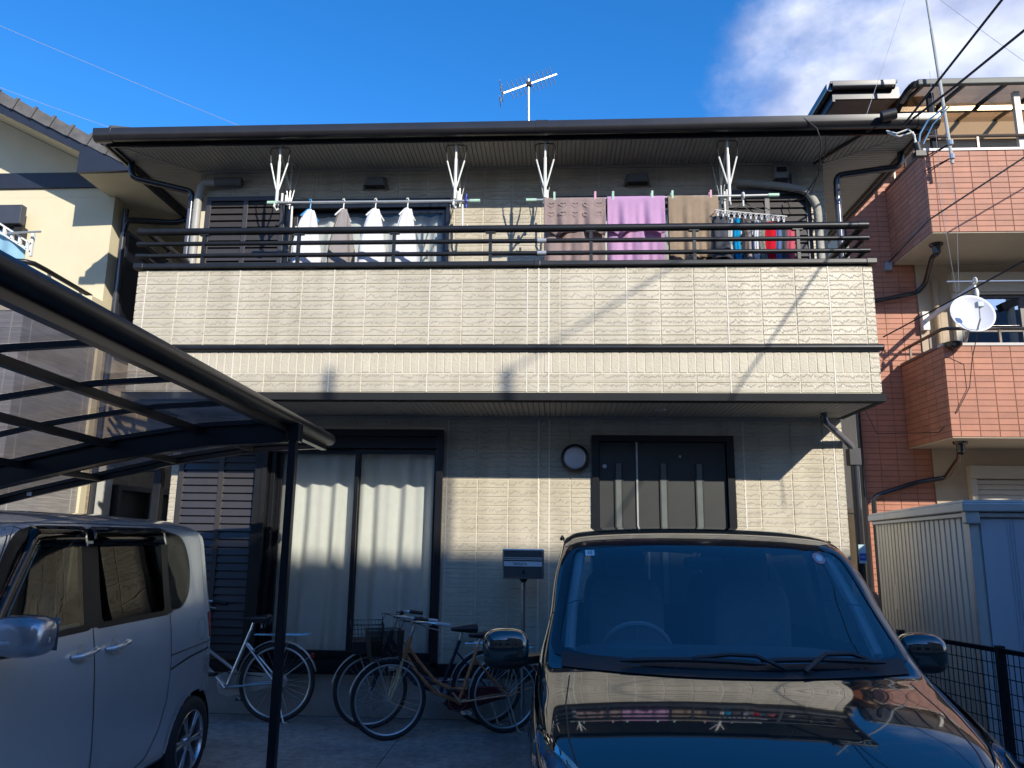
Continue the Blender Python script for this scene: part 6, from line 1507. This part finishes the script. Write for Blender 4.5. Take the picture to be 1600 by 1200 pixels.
# ------------------------------------------------------------ bicycles
def arc(cx, cz, r, a0, a1, n=16, y=0): return [(cx+r*cos(lerp(a0, a1, k/n)), y, cz+r*sin(lerp(a0, a1, k/n))) for k in range(n+1)]
def bicycle(label, loc, rz, frame, fork, scale=1, guard=None, basket=True, lean=0, rack=True, wb=1.08, steer=0, fendm=None, wirebasket=False, grip=None, step=True):
    b = thing('bicycle', label, 'bicycle', loc, 'bicycles against the front wall', rz)
    b.rotation_euler = (lean, 0, rz); b.scale = (scale, scale, scale); fendm = fendm or SILVERM; grip = grip or BLKPL
    r = .335
    def bwheel(cx, nm, ox=0):
        w_ = MB().ring((cx, 0, r), r-.018, .018, 'y', 56, 8).build(nm, RUBBER, b, local=True, smooth=True)
        MB().ring((cx, 0, r), r-.043, .010, 'y', 56, 6).build('rim', SILVERM, w_, local=True, smooth=True)
        sp = MB(); rn = random.Random(3)
        for k in range(32):
            a = 2*pi*k/32; s_ = .028 if k % 2 else -.028; a2 = a+(.9 if (k//2) % 2 else -.9)
            sp.tube([(cx+.022*cos(a2), s_, r+.022*sin(a2)), (cx+(r-.05)*cos(a), 0, r+(r-.05)*sin(a))], .0013, 3, cap=False)
        sp.build('spokes', CHROME, w_, local=True)
        MB().cyl((cx, -.045, r), (cx, .045, r), .020, 12).cyl((cx, -.065, r), (cx, .065, r), .008, 8).build('hub', SILVERM, w_, local=True, smooth=True)
        return w_
    bwheel(0, 'rear_wheel'); bwheel(wb, 'front_wheel')
    hx = wb-.15; bbx, bbz = .44, .29; f = MB()
    top, bot = Vector((hx-.03, 0, .86)), Vector((hx+.03, 0, .68))
    f.tube([top, bot], .021, 10)
    if step:
        f.tube([(hx, 0, .80), (hx-.10, 0, .66), (hx-.26, 0, .48), (bbx+.08, 0, .37+.03), (.37, 0, .40)], .015, 8)
        f.tube([(hx+.02, 0, .72), (hx-.09, 0, .56), (hx-.26, 0, .38), (bbx, 0, bbz)], .017, 8)
    else:
        f.tube([(hx+.02, 0, .72), (bbx, 0, bbz)], .018, 8); f.tube([(hx, 0, .80), (.37, 0, .42)], .015, 8)
    f.tube([(bbx, 0, bbz), (.27, 0, .76)], .017, 8); f.cyl((bbx, -.035, bbz), (bbx, .035, bbz), .024, 12)
    for s_ in (-1, 1):
        f.tube([(bbx, s_*.03, bbz), (0, s_*.06, r)], .010, 6); f.tube([(.30, s_*.02, .66), (0, s_*.06, r)], .009, 6)
    f.build('frame', frame, b, local=True, smooth=True)
    fk = MB().tube([bot, (hx+.045, 0, .665)], .022, 8)
    for s_ in (-1, 1): fk.tube([(hx+.05, s_*.045, .66), (hx+.075, s_*.055, .52), (wb-.02, s_*.058, r+.04), (wb, s_*.058, r)], [.014, .013, .010, .008], 8)
    fk.build('fork', fork, b, local=True, smooth=True)
    hb = MB().tube([(hx-.03, 0, .86), (hx-.065, 0, .97)], .013, 8).tube([(hx-.30, -.27, .98), (hx-.16, -.26, 1.00), (hx-.05, -.16, 1.0), (hx-.035, 0, .975), (hx-.05, .16, 1.0), (hx-.16, .26, 1.00), (hx-.30, .27, .98)], .011, 8)
    ho = hb.build('handlebar', CHROME, b, local=True, smooth=True)
    for s_ in (-1, 1):
        MB().cyl((hx-.33, s_*.27, .977), (hx-.20, s_*.265, .995), .017, 10).build('grip', grip, ho, local=True, smooth=True)
        MB().tube([(hx-.17, s_*.255, .985), (hx-.10, s_*.21, .965), (hx-.24, s_*.25, .935)], .005, 5).build('brake_lever', SILVERM, ho, local=True, smooth=True)
    MB().tube([(hx-.12, .2, .97), (hx+.05, .12, 1.02), (hx+.10, .05, .88), (hx+.05, .03, .72)], .004, 5).tube([(hx-.12, -.2, .97), (hx+.07, -.1, 1.0), (hx+.05, -.02, .85), (hx-.1, -.02, .6), (bbx, -.03, .4), (.05, -.06, .36)], .004, 5).build('brake_cable', BLKPL, b, local=True, smooth=True)
    MB().sph((hx-.10, .10, 1.025), .022, 10, 8).build('bell', BLKPL, ho, local=True, smooth=True)
    sd = MB().tube([(.27, 0, .76), (.245, 0, .845)], .013, 8).build('seat_post', CHROME, b, local=True, smooth=True)
    def fs(u, v):
        a = 2*pi*v; x = lerp(.36, .10, u); wd = .025+.075*(u**1.6); th_ = .010+.024*u
        if u < .02 or u > .98: wd *= .25; th_ *= .3
        return (x, wd*cos(a), .865+.012*u+th_*sin(a)*(1 if sin(a) > 0 else 1.9))
    MB().grid(fs, 22, 20).build('saddle', mat('saddle_vinyl', (.016, .017, .022), .3), b, local=True, smooth=True, auto=180)
    ms_ = MB()
    for s_ in (-1, 1): ms_.tube([(.16+.008*cos(k*.9), s_*.05+.008*sin(k*.9), .79+.05*k/20) for k in range(21)], .003, 4)
    ms_.build('saddle_springs', SILVERM, b, local=True)
    def fender(cx, a0, a1):
        def ff(u, v):
            a = lerp(a0, a1, u); rr = r+.022; w2 = .026*(2*v-1); return (cx+(rr-.25*abs(w2))*cos(a), w2, r+(rr-.35*abs(w2))*sin(a))
        m_ = MB().grid(ff, 36, 4)
        return m_
    fender(0, R_(-5), R_(165)).build('mudguard', fendm, b, local=True, smooth=True, solid=.002, auto=180)
    fender(wb, R_(10), R_(130)).build('mudguard', fendm, b, local=True, smooth=True, solid=.002, auto=180)
    st_ = MB()
    for s_ in (-1, 1): st_.tube([(0, s_*.065, r), (-.28, s_*.02, r+.22)], .0025, 4).tube([(wb, s_*.06, r), (wb-.18, s_*.02, r+.30)], .0025, 4)
    st_.build('mudguard_stays', SILVERM, b, local=True)
    cr_ = MB().ring((bbx, -.055, bbz), .085, .006, 'y', 32, 5)
    cr_.tube([(bbx, -.06, bbz), (bbx-.10, -.075, bbz-.12)], .010, 6).tube([(bbx, .06, bbz), (bbx+.10, .075, bbz+.12)], .010, 6)
    co_ = cr_.build('crank', SILVERM, b, local=True, smooth=True)
    MB().obox((bbx-.10, -.125, bbz-.12), (.085, .09, .022)).build('pedal', WHITE if guard else BLKPL, co_, local=True, bevel=.004)
    MB().obox((bbx+.10, .125, bbz+.12), (.085, .09, .022)).build('pedal', BLKPL, co_, local=True, bevel=.004)
    gm = guard or SILVERM
    MB().prism([(bbx+.11, bbz+.02), (bbx+.10, bbz+.09), (bbx+.02, bbz+.12), (.06, r+.06), (-.05, r+.05), (-.08, r), (-.05, r-.05), (.06, r-.06), (bbx+.0, bbz-.10), (bbx+.09, bbz-.07)], 'y', -.085, -.050).build('chain_guard', gm, b, local=True, bevel=.010)
    if rack:
        rk_ = MB()
        for s_ in (-1, 0, 1): rk_.tube([(.22, s_*.05, .735), (-.20, s_*.05, .735), (-.26, s_*.05, .745)], .005, 5)
        for x in (.18, .05, -.08, -.20): rk_.tube([(x, -.055, .735), (x, .055, .735)], .004, 5)
        for s_ in (-1, 1): rk_.tube([(-.10, s_*.05, .735), (0, s_*.07, r)], .004, 5)
        rk_.build('rear_rack', CHROME, b, local=True, smooth=True)
    MB().tube([(-.0, .06, r), (-.10, .075, .02), (-.14, .08, .01)], .008, 6).tube([(0, -.06, r), (-.10, -.075, .02)], .007, 6).build('kickstand', SILVERM, b, local=True, smooth=True)
    MB().obox((-.30, 0, .56), (.02, .05, .035)).build('rear_reflector', REDL, b, local=True)
    if basket:
        bx0, z0, z1 = hx+.07, .68, .93; bw = .16; bk = MB()
        def cn_(t, z): k = (z-z0)/(z1-z0); e = .03*k; return [(bx0-e*.3, -bw-e), (bx0+.26+e, -bw-e), (bx0+.26+e, bw+e), (bx0-e*.3, bw+e)]
        for z in ([z0, z1] if not wirebasket else [z0+k*(z1-z0)/6 for k in range(7)]):
            c = cn_(0, z); bk.tube([(p[0], p[1], z) for p in c], .0045 if z in (z0, z1) else .002, 4, closed=True)
        n_ = 9 if wirebasket else 15
        for k in range(4):
            for j in range(n_):
                a, c = cn_(0, z0), cn_(0, z1); t = j/n_
                p = Vector((*a[k], z0)).lerp(Vector((*a[(k+1) % 4], z0)), t); q = Vector((*c[k], z1)).lerp(Vector((*c[(k+1) % 4], z1)), t); bk.tube([p, q], .0018, 3)
                if not wirebasket: 
                    q2_ = Vector((*c[k], z1)).lerp(Vector((*c[(k+1) % 4], z1)), min(1, t+.25)); bk.tube([p, q2_], .0016, 3)
        for j in range(8): t = j/8; bk.tube([(bx0+.26*t, -bw, z0), (bx0+.26*t, bw, z0)], .0018, 3)
        bko = bk.build('basket', BLKPL, b, local=True)
        if not wirebasket:
            mesh_ = glass('basket_net', (.62, .62, .63), .5, .2)
            sdv = MB()
            for k in range(4):
                a, c = cn_(0, z0), cn_(0, z1); sdv.add([(*a[k], z0), (*a[(k+1) % 4], z0), (*c[(k+1) % 4], z1), (*c[k], z1)], [(0, 1, 2, 3)])
            sdv.build('basket_net', mesh_, bko, local=True)
        else: MB().box(bx0, bx0+.26, -bw-.004, bw+.004, z0-.002, z0+.10).build('basket_tray', BLKPL, bko, local=True)
        MB().tube([(hx+.04, 0, .70), (bx0+.08, 0, .675)], .008, 6).tube([(bx0+.2, .05, z0), (wb, .06, r)], .004, 5).tube([(bx0+.2, -.05, z0), (wb, -.06, r)], .004, 5).build('basket_stay', SILVERM, b, local=True, smooth=True)
    MB().cyl((hx+.10, -.03, .60), (hx+.16, -.03, .60), .028, 14).build('lamp', CHROME, b, local=True, smooth=True)
    return b
def bikepose(rear, front): 
    d = Vector(front)-Vector(rear); return d.length, atan2(d.y, d.x)
ln, a_ = bikepose((-.43, 7.02), (-1.376, 6.67))
bicycle('copper step through bicycle with maroon chain guard and black front basket', (-.43, 7.02, 0), a_, BIKEO, BIKEC, scale=ln/1.08, guard=MAROON, grip=mat('grip_silver', (.45, .45, .46), .4), lean=R_(2))
ln, a_ = bikepose((-.62, 7.30), (-1.617, 7.03))
bicycle('navy bicycle with square wire basket standing behind the copper one', (-.62, 7.30, 0), a_, BIKEB, BIKEB, scale=ln/1.08, wirebasket=True, lean=R_(-1))
bicycle('silver bicycle with rear rack whose front is hidden by the silver van', (-2.50, 7.16, 0), R_(180+3), BIKES, BIKES, scale=1.02, lean=R_(1), step=False)
